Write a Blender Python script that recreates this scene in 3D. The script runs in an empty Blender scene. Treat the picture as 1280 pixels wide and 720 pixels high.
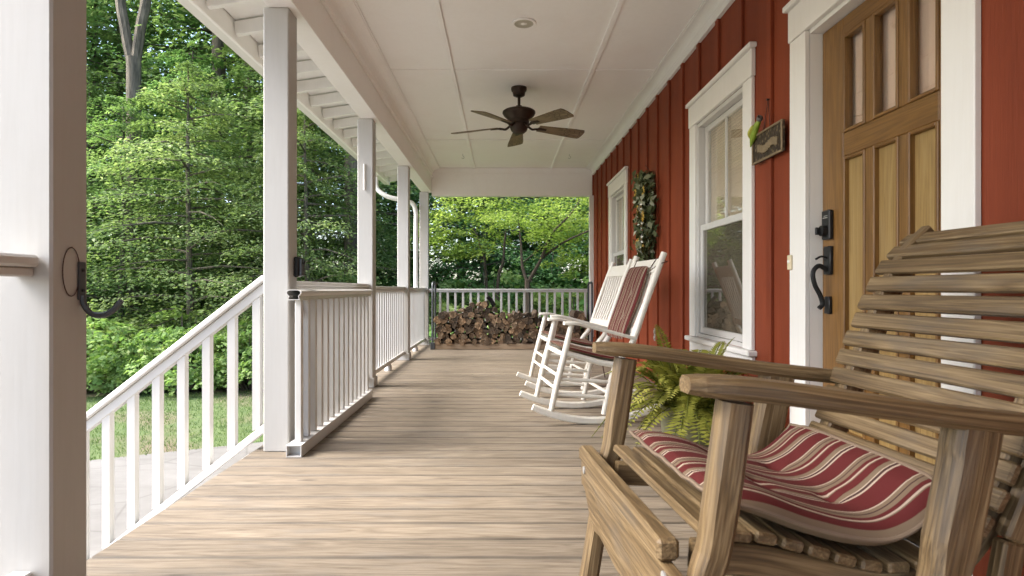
import bpy, bmesh, math, random
import numpy as np
from mathutils import Vector, Matrix

random.seed(7)
PI = math.pi
R = math.radians
scene = bpy.context.scene
COL = scene.collection

# ------------------------------------------------------------------ materials
class NT:
    def __init__(self, name):
        self.m = bpy.data.materials.new(name)
        self.m.use_nodes = True
        self.t = self.m.node_tree
        self.t.nodes.clear()
        self.out = self.n('ShaderNodeOutputMaterial')
    def n(self, typ, **kw):
        nd = self.t.nodes.new(typ)
        for k, v in kw.items():
            setattr(nd, k, v)
        return nd
    def l(self, a, b):
        self.t.links.new(a, b)
    def val(self, nd, **kw):
        for k, v in kw.items():
            nd.inputs[k.replace('_', ' ')].default_value = v
        return nd
    def ramp(self, fac, stops, interp='LINEAR'):
        r = self.n('ShaderNodeValToRGB')
        cr = r.color_ramp
        cr.interpolation = interp
        while len(cr.elements) > 1:
            cr.elements.remove(cr.elements[-1])
        for i, (p, c) in enumerate(stops):
            e = cr.elements[0] if i == 0 else cr.elements.new(p)
            e.position = p
            e.color = (*c, 1) if len(c) == 3 else c
        self.l(fac, r.inputs[0])
        return r.outputs[0]
    def mix(self, fac, a, b, mode='MIX'):
        m = self.n('ShaderNodeMix', data_type='RGBA', blend_type=mode)
        for sock, v in ((m.inputs[0], fac), (m.inputs[6], a), (m.inputs[7], b)):
            if isinstance(v, (int, float)):
                sock.default_value = v
            elif isinstance(v, tuple):
                sock.default_value = (*v, 1) if len(v) == 3 else v
            else:
                self.l(v, sock)
        return m.outputs[2]
    def math(self, op, a, b=0.0, c=None):
        m = self.n('ShaderNodeMath', operation=op)
        for i, v in enumerate((a, b) if c is None else (a, b, c)):
            if isinstance(v, (int, float)):
                m.inputs[i].default_value = v
            else:
                self.l(v, m.inputs[i])
        return m.outputs[0]
    def mapping(self, vec, scale=(1, 1, 1), loc=(0, 0, 0)):
        m = self.n('ShaderNodeMapping')
        m.inputs['Scale'].default_value = scale
        m.inputs['Location'].default_value = loc
        self.l(vec, m.inputs['Vector'])
        return m.outputs[0]
    def noise(self, vec, scale=5, detail=4, rough=.55, dist=0):
        n = self.n('ShaderNodeTexNoise')
        n.inputs['Scale'].default_value = scale
        n.inputs['Detail'].default_value = detail
        n.inputs['Roughness'].default_value = rough
        n.inputs['Distortion'].default_value = dist
        self.l(vec, n.inputs['Vector'])
        return n.outputs['Fac']
    def obj(self):
        return self.n('ShaderNodeTexCoord').outputs['Object']
    def pos(self):
        return self.n('ShaderNodeNewGeometry').outputs['Position']
    def attr(self, name):
        a = self.n('ShaderNodeAttribute')
        a.attribute_name = name
        return a
    def bump(self, h, strength=.3, dist=.01):
        b = self.n('ShaderNodeBump')
        b.inputs['Strength'].default_value = strength
        b.inputs['Distance'].default_value = dist
        self.l(h, b.inputs['Height'])
        return b.outputs[0]
    def bsdf(self, col, rough=.5, metal=0.0, normal=None, spec=None):
        p = self.n('ShaderNodeBsdfPrincipled')
        for k, v in (('Base Color', col), ('Roughness', rough), ('Metallic', metal)):
            if isinstance(v, tuple):
                p.inputs[k].default_value = (*v, 1)
            elif isinstance(v, (int, float)):
                p.inputs[k].default_value = v
            else:
                self.l(v, p.inputs[k])
        if spec is not None:
            p.inputs['Specular IOR Level'].default_value = spec
        if normal is not None:
            self.l(normal, p.inputs['Normal'])
        return p
    def done(self, sh):
        self.l(sh, self.out.inputs['Surface'])
        return self.m

def mat_paint(name, col, dirt, rough=.45, amt=.25, bump=.08, streak=True):
    k = NT(name)
    p = k.pos()
    n1 = k.noise(k.mapping(p, (1.2, 1.2, .5)), 2.2, 6, .6)
    n2 = k.noise(k.mapping(p, (60, 60, 4) if streak else (30, 30, 30)), 1, 3, .6)
    f = k.ramp(n1, [(.48, (0, 0, 0)), (.75, (1, 1, 1))])
    c = k.mix(k.math('MULTIPLY', f, amt), col, dirt)
    c = k.mix(k.math('MULTIPLY', k.ramp(n2, [(.45, (0, 0, 0)), (.8, (1, 1, 1))]), amt * .6), c, dirt)
    return k.done(k.bsdf(c, rough, 0, k.bump(n2, bump, .004)).outputs[0])

def mat_wood(name, dark, mid, light, rough=.65, ring=1.0, knots=True, rnd=.25, bump=.25, fine_sc=(2.6, 210, 210), ring_sc=(1.1, 26, 26), joints=None):
    """Grain runs along the first component of the per-vertex 'gr' vector (metres)."""
    k = NT(name)
    a = k.attr('gr').outputs['Vector']
    geo = k.n('ShaderNodeNewGeometry')
    fine = k.noise(k.mapping(a, fine_sc), 1, 6, .65)
    rings = k.noise(k.mapping(a, ring_sc), ring, 3, .5, .7)
    w = k.n('ShaderNodeMath', operation='PINGPONG')
    k.l(k.math('MULTIPLY', rings, 13.0), w.inputs[0])
    w.inputs[1].default_value = 1.0
    blot = k.noise(k.mapping(a, (1.8, 7, 7)), 1.3, 6, .62)
    f = k.math('ADD', k.math('MULTIPLY', w.outputs[0], .17), k.math('MULTIPLY', fine, .52))
    f = k.math('ADD', f, k.math('MULTIPLY', blot, .36))
    c = k.ramp(f, [(.30, dark), (.52, mid), (.74, light)])
    crack = k.ramp(k.noise(k.mapping(a, (3.2, 330, 330)), 1, 4, .6), [(.615, (0, 0, 0)), (.68, (1, 1, 1))])
    c = k.mix(k.math('MULTIPLY', crack, .6), c, tuple(x * .45 for x in dark))
    grey = k.ramp(k.noise(k.mapping(a, (2.2, 9, 9), (7, 3, 1)), 1.2, 5, .65), [(.52, (0, 0, 0)), (.70, (1, 1, 1))])
    g = sum(mid) / 3
    c = k.mix(k.math('MULTIPLY', grey, (.45 if knots else .1)), c, (g * 1.02, g * .93, g * .82))
    vari = k.math('MULTIPLY_ADD', geo.outputs['Random Per Island'], 2 * rnd, 1 - rnd)
    mul = k.n('ShaderNodeCombineColor')
    for i in range(3):
        k.l(vari, mul.inputs[i])
    c = k.mix(1.0, c, mul.outputs[0], 'MULTIPLY')
    if knots:
        v = k.n('ShaderNodeTexVoronoi')
        v.inputs['Scale'].default_value = 1
        v.inputs['Randomness'].default_value = 1
        k.l(k.mapping(a, (2.1, 6, 6)), v.inputs['Vector'])
        kn = k.ramp(v.outputs['Distance'], [(.0, (1, 1, 1)), (.045, (.9, .9, .9)), (.13, (0, 0, 0))])
        c = k.mix(k.math('MULTIPLY', kn, .75), c, tuple(x * .3 for x in dark))
    if joints:
        sy = k.n('ShaderNodeSeparateXYZ'); k.l(k.pos(), sy.inputs[0])
        fr = k.math('FRACT', k.math('DIVIDE', k.math('ADD', sy.outputs[1], joints[0]), joints[1]))
        ed = k.math('MINIMUM', fr, k.math('SUBTRACT', .964, fr))
        ed = k.math('ADD', ed, k.math('MULTIPLY', k.math('SUBTRACT', blot, .5), .05))
        dirt = k.ramp(ed, [(.0, (1, 1, 1)), (.035, (.7, .7, .7)), (.07, (.12, .12, .12)), (.16, (0, 0, 0))])
        c = k.mix(k.math('MULTIPLY', dirt, .62), c, tuple(x * .4 for x in dark))
    h = k.math('ADD', fine, k.math('MULTIPLY', w.outputs[0], .4))
    return k.done(k.bsdf(c, rough, 0, k.bump(h, bump, .004)).outputs[0])

def mat_plain(name, col, rough=.5, metal=0.0, var=.15, scale=20, bump=.1):
    k = NT(name)
    n = k.noise(k.obj(), scale, 4, .6)
    c = k.mix(n, tuple(x * (1 - var) for x in col), tuple(min(1, x * (1 + var)) for x in col))
    return k.done(k.bsdf(c, rough, metal, k.bump(n, bump, .003)).outputs[0])

def mat_leaf(name, stops, trans=.4, rough=.6):
    k = NT(name)
    v = k.attr('var').outputs['Fac']
    c = k.ramp(v, stops)
    oi = k.n('ShaderNodeObjectInfo')
    hs = k.n('ShaderNodeHueSaturation')
    k.l(c, hs.inputs['Color'])
    k.l(k.math('MULTIPLY_ADD', oi.outputs['Random'], .05, .475), hs.inputs['Hue'])
    k.l(k.math('MULTIPLY_ADD', oi.outputs['Random'], .35, .82), hs.inputs['Value'])
    c = hs.outputs[0]
    p = k.bsdf(c, rough, 0, None, .16)
    t = k.n('ShaderNodeBsdfTranslucent')
    k.l(k.mix(1.0, c, (1.12, 1.22, .8), 'MULTIPLY'), t.inputs['Color'])
    mx = k.n('ShaderNodeMixShader')
    mx.inputs[0].default_value = trans
    k.l(p.outputs[0], mx.inputs[1]); k.l(t.outputs[0], mx.inputs[2])
    return k.done(mx.outputs[0])

def mat_glass(name, tint=(1, 1, 1), base=.08, mesh=None):
    k = NT(name)
    lw = k.n('ShaderNodeLayerWeight'); lw.inputs['Blend'].default_value = .5
    fr = k.math('MULTIPLY_ADD', k.math('POWER', lw.outputs['Facing'], 5.0), .9, .02)
    tr = k.n('ShaderNodeBsdfTransparent'); tr.inputs[0].default_value = (*tint, 1)
    gl = k.n('ShaderNodeBsdfGlossy'); gl.inputs['Roughness'].default_value = .015
    gl.inputs['Color'].default_value = (.95, .97, .97, 1)
    n = k.noise(k.obj(), 1.6, 1, .4)
    k.l(k.bump(n, .05, .02), gl.inputs['Normal'])
    mx = k.n('ShaderNodeMixShader')
    k.l(k.math('ADD', fr, base), mx.inputs[0])
    k.l(tr.outputs[0], mx.inputs[1]); k.l(gl.outputs[0], mx.inputs[2])
    if mesh:
        df = k.n('ShaderNodeBsdfDiffuse'); df.inputs[0].default_value = (*mesh, 1)
        m2 = k.n('ShaderNodeMixShader'); m2.inputs[0].default_value = .42
        k.l(mx.outputs[0], m2.inputs[1]); k.l(df.outputs[0], m2.inputs[2])
        return k.done(m2.outputs[0])
    return k.done(mx.outputs[0])

STR_RED = (.085, .010, .010)
STR_TAUPE = (.165, .122, .078)
STR_CREAM = (.42, .34, .26)
STR_DARK = (.045, .022, .018)
def mat_stripe(name, pitch, edge_taupe=True, rough=.85, soft=1.0):
    """Woven stripes laid across the second component of 'gr' (metres); a taupe boxing where the third component is 1."""
    k = NT(name)
    a = k.attr('gr').outputs['Vector']
    sx = k.n('ShaderNodeSeparateXYZ'); k.l(a, sx.inputs[0])
    wob = k.noise(a, 6, 2, .5)
    y = k.math('ADD', k.math('DIVIDE', sx.outputs[1], pitch), k.math('MULTIPLY', wob, .025))
    f = k.math('FRACT', y)
    S = [(0, STR_RED), (.23, STR_CREAM), (.265, STR_DARK), (.31, STR_CREAM), (.335, STR_TAUPE), (.43, STR_RED), (.58, STR_TAUPE), (.60, STR_CREAM),
         (.63, STR_RED), (.70, STR_TAUPE), (.775, STR_DARK), (.80, STR_TAUPE), (.86, STR_CREAM), (.885, STR_RED)]
    c = k.ramp(f, S, 'CONSTANT')
    n = k.noise(k.mapping(a, (900, 900, 900)), 1, 2, .6)
    c = k.mix(k.math('MULTIPLY', n, .3), c, (.10, .035, .03))
    if edge_taupe:
        c = k.mix(k.math('GREATER_THAN', sx.outputs[2], .5), c, STR_TAUPE)
    return k.done(k.bsdf(c, rough, 0, k.bump(n, .25, .002), .2).outputs[0])

M = {}
M['white'] = mat_paint('white_trim_paint', (.76, .745, .715), (.56, .52, .46), .4, .22)
M['ceil'] = mat_paint('ceiling_paint', (.88, .865, .84), (.76, .72, .67), .6, .25, .04, False)
M['post'] = mat_paint('post_white_dimmed', (.44, .43, .41), (.32, .29, .25), .45, .25)  # darker copy of the white trim, offsets the strong light on the posts
M['vinyl'] = mat_paint('white_vinyl', (.56, .55, .53), (.46, .42, .37), .32, .22, .03)  # white greyed in the colour so sunlit rails do not blow out
def mat_red():
    k = NT('red_board_paint')
    p = k.pos()
    n1 = k.noise(k.mapping(p, (2, 2.5, .5)), 1.6, 6, .6)
    n2 = k.noise(k.mapping(p, (40, 40, 3)), 2, 4, .65)
    c = k.ramp(n1, [(.3, (.158, .031, .012)), (.7, (.235, .050, .019))])
    c = k.mix(k.math('MULTIPLY', k.ramp(n2, [(.5, (0, 0, 0)), (.8, (1, 1, 1))]), .35), c, (.16, .034, .014))
    n3 = k.noise(k.mapping(p, (150, 150, 5)), 1, 3, .6)
    return k.done(k.bsdf(c, .62, 0, k.bump(k.math('ADD', n2, n3), .35, .004), .2).outputs[0])
M['red'] = mat_red()
M['floor'] = mat_wood('weathered_deck_boards', (.078, .058, .039), (.172, .137, .098), (.250, .207, .155), .68, 1.0, True, .10, .4, (8, 120, 120), (1.2, 15, 15), (3.8, .1442))
M['teak'] = mat_wood('weathered_oak', (.040, .023, .009), (.138, .088, .038), (.29, .205, .105), .55, 1.0, True, .14, .35)
M['doorwood'] = mat_wood('stained_door_wood', (.085, .038, .008), (.17, .082, .020), (.24, .125, .034), .42, .8, False, .06, .12)
M['doorpanel'] = mat_wood('faded_door_panel_wood', (.19, .115, .035), (.29, .185, .065), (.37, .26, .11), .45, .7, False, .06, .12)
M['rackwood'] = mat_wood('rack_board', (.18, .12, .07), (.32, .23, .15), (.42, .32, .22), .75, 1, True, .1)
M['bronze'] = mat_plain('oil_rubbed_bronze', (.045, .03, .022), .45, .6, .35, 12)
M['black'] = mat_plain('black_iron', (.016, .016, .017), .42, .4, .3, 30)
M['greymetal'] = mat_plain('dull_grey_steel', (.075, .08, .088), .5, .55, .3, 14)
M['palemetal'] = mat_plain('zinc_plate', (.45, .45, .45), .4, .6, .2, 30)
M['cord'] = mat_plain('brown_cord', (.06, .025, .02), .8)
M['brass'] = mat_plain('dull_brass', (.45, .33, .12), .35, .8)
M['cream'] = mat_plain('cream_plastic', (.62, .53, .36), .4)
M['strike'] = mat_plain('sheer_curtain', (.82, .57, .43), .9, 0, .12, 3, .05)
M['room'] = mat_plain('room_wall', (.30, .235, .17), .9, 0, .1, 2)
M['glass'] = mat_glass('window_glass', (.93, .94, .93), .10)
M['screen'] = mat_glass('screened_glass', (.62, .63, .60), .22, (.17, .145, .105))
M['pot'] = mat_plain('mossy_pot', (.15, .145, .085), .85, 0, .6, 9, .4)
M['soil'] = mat_plain('pot_soil', (.03, .02, .012), .95)
M['stripe'] = mat_stripe('striped_seat_cloth', .150)
M['stripe2'] = mat_stripe('faded_striped_cloth', .105)
M['weave'] = mat_plain('painted_rush_weave', (.66, .60, .50), .6, 0, .2, 60, .5)
M['rocker'] = mat_paint('rocker_paint', (.72, .69, .62), (.48, .40, .30), .42, .35)

def mat_blade():
    k = NT('palm_print_blade')
    a = k.attr('gr').outputs['Vector']
    n = k.noise(k.mapping(a, (6, 14, 1)), 1.5, 4, .6, .8)
    c = k.ramp(n, [(.3, (.10, .068, .035)), (.6, (.20, .145, .078)), (.8, (.25, .19, .11))])
    v = k.n('ShaderNodeTexVoronoi', feature='DISTANCE_TO_EDGE')
    v.inputs['Scale'].default_value = 1
    k.l(k.mapping(a, (13, 22, 1)), v.inputs['Vector'])
    ed = k.ramp(v.outputs['Distance'], [(.03, (1, 1, 1)), (.08, (0, 0, 0))])
    sx = k.n('ShaderNodeSeparateXYZ'); k.l(a, sx.inputs[0])
    tip = k.ramp(sx.outputs[0], [(.42, (0, 0, 0)), (.46, (1, 1, 1))])
    c = k.mix(k.math('MULTIPLY', k.math('MULTIPLY', ed, tip), .8), c, (.05, .034, .018))
    return k.done(k.bsdf(c, .45).outputs[0])
M['blade'] = mat_blade()

def mat_bark(name, a, b, sc=1.0):
    k = NT(name)
    p = k.obj()
    n = k.noise(k.mapping(p, (14 * sc, 14 * sc, 2.5 * sc)), 1, 6, .65, .4)
    c = k.ramp(n, [(.3, a), (.7, b)])
    return k.done(k.bsdf(c, .9, 0, k.bump(n, .8, .03)).outputs[0])
M['bark'] = mat_bark('forest_bark', (.035, .03, .02), (.17, .14, .10))
M['maplebark'] = mat_bark('maple_bark', (.028, .02, .015), (.085, .06, .042), 2)

def mat_log_end():
    k = NT('split_log_end')
    p = k.obj()
    oi = k.n('ShaderNodeObjectInfo')
    n = k.noise(k.mapping(p, (26, 5, 26)), 1, 5, .65)
    c = k.ramp(n, [(.3, (.065, .045, .03)), (.55, (.20, .145, .095)), (.8, (.38, .295, .21))])
    g = k.ramp(oi.outputs['Random'], [(0, (.24, .23, .22)), (.3, (.5, .47, .44)), (.55, (.8, .75, .68)), (.8, (1.1, .98, .85)), (1, (1.4, 1.25, 1.05))])
    c = k.mix(1.0, c, g, 'MULTIPLY')
    return k.done(k.bsdf(c, .9, 0, k.bump(n, .7, .02)).outputs[0])
def mat_log_bark():
    k = NT('split_log_bark')
    p = k.obj()
    oi = k.n('ShaderNodeObjectInfo')
    n = k.noise(k.mapping(p, (18, 6, 18)), 1, 5, .65)
    c = k.ramp(n, [(.3, (.035, .024, .017)), (.75, (.15, .10, .065))])
    return k.done(k.bsdf(c, .95, 0, k.bump(n, .8, .02)).outputs[0])
M['logend'] = mat_log_end()
M['logbark'] = mat_log_bark()

M['leaf'] = mat_leaf('forest_leaf', [(0, (.075, .135, .05)), (.45, (.155, .255, .085)), (.8, (.29, .40, .165)), (1, (.46, .55, .31))], .48)
M['leafy'] = mat_leaf('maple_leaf', [(0, (.14, .21, .045)), (.5, (.26, .345, .075)), (.85, (.38, .455, .12)), (1, (.50, .54, .20))], .5)
M['shrub'] = mat_leaf('shrub_leaf', [(0, (.10, .18, .05)), (.5, (.21, .33, .095)), (1, (.38, .48, .20))], .42)
M['fern'] = mat_leaf('fern_leaf', [(0, (.10, .115, .018)), (.5, (.20, .205, .034)), (1, (.36, .34, .08))], .35)
M['swag'] = mat_leaf('silk_leaf', [(0, (.04, .05, .022)), (.45, (.10, .115, .05)), (.75, (.24, .25, .16)), (1, (.50, .50, .42))], .15)
M['petal'] = mat_plain('sunflower_petal', (.60, .41, .08), .6)
M['disc'] = mat_plain('sunflower_disc', (.10, .06, .012), .9)
M['whitepetal'] = mat_plain('pale_petal', (.78, .77, .70), .7)

def mat_ground():
    k = NT('leaf_litter')
    p = k.pos()
    n = k.noise(p, 3, 8, .7)
    n2 = k.noise(p, .5, 3, .5)
    c = k.ramp(n, [(.3, (.06, .05, .028)), (.55, (.14, .11, .065)), (.75, (.24, .19, .125))])
    c = k.mix(k.ramp(n2, [(.4, (0, 0, 0)), (.6, (1, 1, 1))]), c, (.03, .06, .014))
    return k.done(k.bsdf(c, .95, 0, k.bump(n, .6, .03)).outputs[0])
def mat_lawn():
    k = NT('thin_lawn_soil')
    p = k.pos()
    n = k.noise(p, 9, 7, .7)
    n2 = k.noise(p, .8, 4, .55)
    c = k.ramp(n, [(.3, (.05, .085, .022)), (.6, (.095, .135, .04)), (.8, (.16, .165, .075))])
    c = k.mix(k.ramp(n2, [(.50, (0, 0, 0)), (.72, (1, 1, 1))]), c, (.15, .115, .075))
    return k.done(k.bsdf(c, .95, 0, k.bump(n, .5, .02)).outputs[0])
def mat_concrete():
    k = NT('driveway_concrete')
    p = k.pos()
    n = k.noise(p, 1.4, 8, .65)
    n2 = k.noise(p, 40, 4, .7)
    c = k.ramp(n, [(.3, (.125, .118, .108)), (.7, (.195, .187, .174))])
    c = k.mix(k.math('MULTIPLY', n2, .3), c, (.17, .155, .14))
    v = k.n('ShaderNodeTexVoronoi', feature='DISTANCE_TO_EDGE')
    v.inputs['Scale'].default_value = .7
    k.l(p, v.inputs['Vector'])
    st = k.noise(k.mapping(p, (.6, 3.5, 1)), 1.1, 6, .7)
    c = k.mix(k.math('MULTIPLY', k.ramp(st, [(.5, (0, 0, 0)), (.72, (1, 1, 1))]), .6), c, (.105, .095, .085))
    c = k.mix(k.math('MULTIPLY', k.ramp(v.outputs['Distance'], [(.0, (1, 1, 1)), (.012, (0, 0, 0))]), .5), c, (.07, .065, .055))
    return k.done(k.bsdf(c, .9, 0, k.bump(n2, .3, .006)).outputs[0])
M['ground'] = mat_ground()
M['lawn'] = mat_lawn()
M['concrete'] = mat_concrete()
M['grass'] = mat_leaf('grass_blade', [(0, (.05, .095, .026)), (.5, (.10, .155, .048)), (1, (.19, .22, .095))], .35)
M['roof'] = mat_plain('roof_shingle', (.09, .085, .08), .9, 0, .4, 8)
M['plaque'] = None
def mat_plaque():
    k = NT('carved_plaque')
    p = k.obj()
    v = k.n('ShaderNodeTexVoronoi'); v.inputs['Scale'].default_value = 42
    k.l(p, v.inputs['Vector'])
    c = k.ramp(v.outputs['Distance'], [(.15, (.16, .115, .06)), (.45, (.035, .022, .012))])
    return k.done(k.bsdf(c, .6, .2, k.bump(v.outputs['Distance'], .8, .006)).outputs[0])
M['plaque'] = mat_plaque()
M['plaquerelief'] = mat_plain('plaque_relief', (.21, .155, .09), .55, .2, .4, 60, .5)
M['lime'] = mat_plain('lime_glaze', (.22, .32, .035), .35, 0, .4, 30)
M['bulb'] = mat_plain('unlit_lamp_glass', (.85, .83, .78), .25, 0, .05)
M['blind'] = mat_plain('window_blind', (.86, .70, .53), .6, 0, .06, 4, .03)
M['beak'] = mat_plain('grey_feather_glaze', (.10, .09, .08), .6)

# ------------------------------------------------------------------ mesh builder
class MB:
    def __init__(self):
        self.v = []; self.f = []; self.g = []; self.mi = []; self.cur = 0
    def add(self, vs, fs, gs=None):
        o = len(self.v)
        self.v += [tuple(p) for p in vs]
        self.g += [tuple(x) for x in gs] if gs is not None else [(0, 0, 0)] * len(vs)
        for f in fs:
            self.f.append(tuple(i + o for i in f)); self.mi.append(self.cur)
    def box(self, x0, x1, y0, y1, z0, z1, grain=None, ch=0.0):
        if x0 > x1: x0, x1 = x1, x0
        if y0 > y1: y0, y1 = y1, y0
        if z0 > z1: z0, z1 = z1, z0
        c = Vector(((x0 + x1) / 2, (y0 + y1) / 2, (z0 + z1) / 2))
        s = (x1 - x0, y1 - y0, z1 - z0)
        self.obox(c, Vector((1, 0, 0)), Vector((0, 1, 0)), Vector((0, 0, 1)), s, grain, ch)
        return self
    def obox(self, c, ax, ay, az, s, grain=None, ch=0.0):
        if grain is None:
            grain = max(range(3), key=lambda i: s[i])
        off = (random.uniform(0, 40), random.uniform(0, 40), random.uniform(0, 40))
        order = [grain] + [i for i in range(3) if i != grain]
        h = [x / 2 for x in s]
        ch = min(ch, min(h) * .45)
        vs = []; gs = []
        def put(l):
            vs.append(c + ax * l[0] + ay * l[1] + az * l[2])
            gs.append((l[order[0]] + off[0], l[order[1]] + off[1], l[order[2]] + off[2]))
        if ch <= 0:
            for k in range(8):
                put([h[0] * (1 if k & 1 else -1), h[1] * (1 if k & 2 else -1), h[2] * (1 if k & 4 else -1)])
            fs = [(0, 2, 3, 1), (4, 5, 7, 6), (0, 1, 5, 4), (2, 6, 7, 3), (0, 4, 6, 2), (1, 3, 7, 5)]
            self.add(vs, fs, gs)
            return
        # three vertices per corner: index corner*3 + axis (the axis whose face it lies on)
        for k in range(8):
            sg = [1 if k & (1 << i) else -1 for i in range(3)]
            for a in range(3):
                put([sg[i] * (h[i] if i == a else h[i] - ch) for i in range(3)])
        fs = []
        quads = {0: ((0, 4, 6, 2), (1, 3, 7, 5)), 1: ((0, 1, 5, 4), (2, 6, 7, 3)), 2: ((0, 2, 3, 1), (4, 5, 7, 6))}
        for a in range(3):
            for q in quads[a]:
                fs.append(tuple(i * 3 + a for i in q))
        for a in range(3):      # edges running along axis a
            b, d = [i for i in range(3) if i != a]
            for sb in (0, 1):
                for sd in (0, 1):
                    k0 = (sb << b) | (sd << d); k1 = k0 | (1 << a)
                    fs.append((k0 * 3 + b, k1 * 3 + b, k1 * 3 + d, k0 * 3 + d))
        for k in range(8):
            fs.append((k * 3, k * 3 + 1, k * 3 + 2))
        self.add(vs, fs, gs)
    def bar(self, p, q, w, h, up=(0, 0, 1), ch=0.0):
        """rectangular bar from p to q; w across (p->q x up), h along the 'up' side"""
        p, q, up = Vector(p), Vector(q), Vector(up)
        d = (q - p); L = d.length; d.normalize()
        s = d.cross(up).normalized(); u = s.cross(d).normalized()
        self.obox((p + q) / 2, d, s, u, (L, w, h), 0, ch)
        return self
    def tube(self, pts, r, n=8, cap=True, flat=1.0, upv=None):
        pts = [Vector(p) for p in pts]
        rs = r if isinstance(r, (list, tuple)) else [r] * len(pts)
        off = random.uniform(0, 50)
        vs = []; gs = []; fs = []
        t0 = (pts[1] - pts[0]).normalized()
        ref = Vector(upv) if upv else (Vector((0, 0, 1)) if abs(t0.z) < .9 else Vector((1, 0, 0)))
        s = t0.cross(ref).normalized()
        L = 0
        for i, p in enumerate(pts):
            t = (pts[min(i + 1, len(pts) - 1)] - pts[max(i - 1, 0)]).normalized()
            s = (s - t * s.dot(t)).normalized(); u = s.cross(t)
            if i: L += (p - pts[i - 1]).length
            for j in range(n):
                a = 2 * PI * j / n
                vs.append(p + s * math.cos(a) * rs[i] + u * math.sin(a) * rs[i] * flat)
                gs.append((L + off, math.cos(a) * rs[i] + off, math.sin(a) * rs[i]))
        for i in range(len(pts) - 1):
            for j in range(n):
                a = i * n + j; b = i * n + (j + 1) % n
                fs.append((a, b, b + n, a + n))
        if cap:
            fs.append(tuple(range(n - 1, -1, -1)))
            fs.append(tuple(range((len(pts) - 1) * n, len(pts) * n)))
        self.add(vs, fs, gs)
        return self
    def sweep(self, path, side, w, h, ch=.0):
        """rectangle swept along a path lying in the plane across 'side'; w along side, h in plane (scalars or lists)"""
        path = [Vector(p) for p in path]; side = Vector(side).normalized()
        n = len(path)
        W = w if isinstance(w, (list, tuple)) else [w] * n
        H = h if isinstance(h, (list, tuple)) else [h] * n
        off = random.uniform(0, 50)
        vs = []; gs = []; fs = []; L = 0
        m = 8 if ch > 0 else 4
        for i, p in enumerate(path):
            t = (path[min(i + 1, n - 1)] - path[max(i - 1, 0)]).normalized()
            u = side.cross(t).normalized()
            if i: L += (p - path[i - 1]).length
            a, b = W[i] / 2, H[i] / 2
            if ch > 0:
                c = min(ch, a * .6, b * .6)
                prof = [(-a + c, -b), (a - c, -b), (a, -b + c), (a, b - c), (a - c, b), (-a + c, b), (-a, b - c), (-a, -b + c)]
            else:
                prof = [(-a, -b), (a, -b), (a, b), (-a, b)]
            for x, y in prof:
                vs.append(p + side * x + u * y); gs.append((L + off, x + off, y + off))
        for i in range(n - 1):
            for j in range(m):
                a = i * m + j; b = i * m + (j + 1) % m
                fs.append((a, a + m, b + m, b))
        fs.append(tuple(range(m))); fs.append(tuple(range(n * m - 1, (n - 1) * m - 1, -1)))
        self.add(vs, fs, gs)
        return self
    def lathe(self, prof, c=(0, 0, 0), n=24, axis='Z'):
        vs = []; fs = []
        for r, z in prof:
            for j in range(n):
                a = 2 * PI * j / n
                x, y = r * math.cos(a), r * math.sin(a)
                p = (x, y, z) if axis == 'Z' else ((z, x, y) if axis == 'X' else (x, z, y))
                vs.append((c[0] + p[0], c[1] + p[1], c[2] + p[2]))
        for i in range(len(prof) - 1):
            for j in range(n):
                a = i * n + j; b = i * n + (j + 1) % n
                fs.append((a, b, b + n, a + n))
        if prof[0][0] > 1e-5: fs.append(tuple(range(n - 1, -1, -1)))
        if prof[-1][0] > 1e-5: fs.append(tuple(range((len(prof) - 1) * n, len(prof) * n)))
        self.add(vs, fs, [(p[2], p[0], p[1]) for p in vs])
        return self
    def prism(self, poly, axis, a0, a1, grain_axis=None):
        """2-D polygon extruded along a world axis ('X','Y','Z')"""
        n = len(poly); off = random.uniform(0, 40)
        def P(u, v, w):
            return {'X': (w, u, v), 'Y': (u, w, v), 'Z': (u, v, w)}[axis]
        vs = [P(u, v, a0) for u, v in poly] + [P(u, v, a1) for u, v in poly]
        fs = [tuple(range(n)), tuple(range(2 * n - 1, n - 1, -1))] + [(i, i + n, (i + 1) % n + n, (i + 1) % n) for i in range(n)]
        ga = {'X': 0, 'Y': 1, 'Z': 2}[grain_axis or axis]
        oth = [i for i in range(3) if i != ga]
        self.add(vs, fs, [(p[ga] + off, p[oth[0]] + off, p[oth[1]]) for p in vs])
        return self
    def build(self, name, mat, parent=None, smooth=False, loc=None, rot=None, bevel=0):
        me = bpy.data.meshes.new(name)
        me.from_pydata(self.v, [], self.f)
        at = me.attributes.new('gr', 'FLOAT_VECTOR', 'POINT')
        at.data.foreach_set('vector', np.array(self.g, dtype=np.float32).ravel())
        mats = mat if isinstance(mat, (list, tuple)) else [mat]
        for m in mats: me.materials.append(m)
        if len(mats) > 1:
            me.polygons.foreach_set('material_index', np.array(self.mi, dtype=np.int32))
        bm = bmesh.new(); bm.from_mesh(me)
        bmesh.ops.recalc_face_normals(bm, faces=bm.faces)
        if bevel:
            ed = [e for e in bm.edges if len(e.link_faces) == 2 and e.calc_face_angle() > .6]
            bmesh.ops.bevel(bm, geom=ed, offset=bevel, segments=2, affect='EDGES', profile=.6)
        bm.to_mesh(me); bm.free()
        if smooth:
            me.shade_smooth()
            try: me.set_sharp_from_angle(angle=R(38))
            except Exception: pass
        me.update()
        o = bpy.data.objects.new(name, me)
        COL.objects.link(o)
        if parent: o.parent = parent
        if loc: o.location = loc
        if rot: o.rotation_euler = rot
        return o

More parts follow.
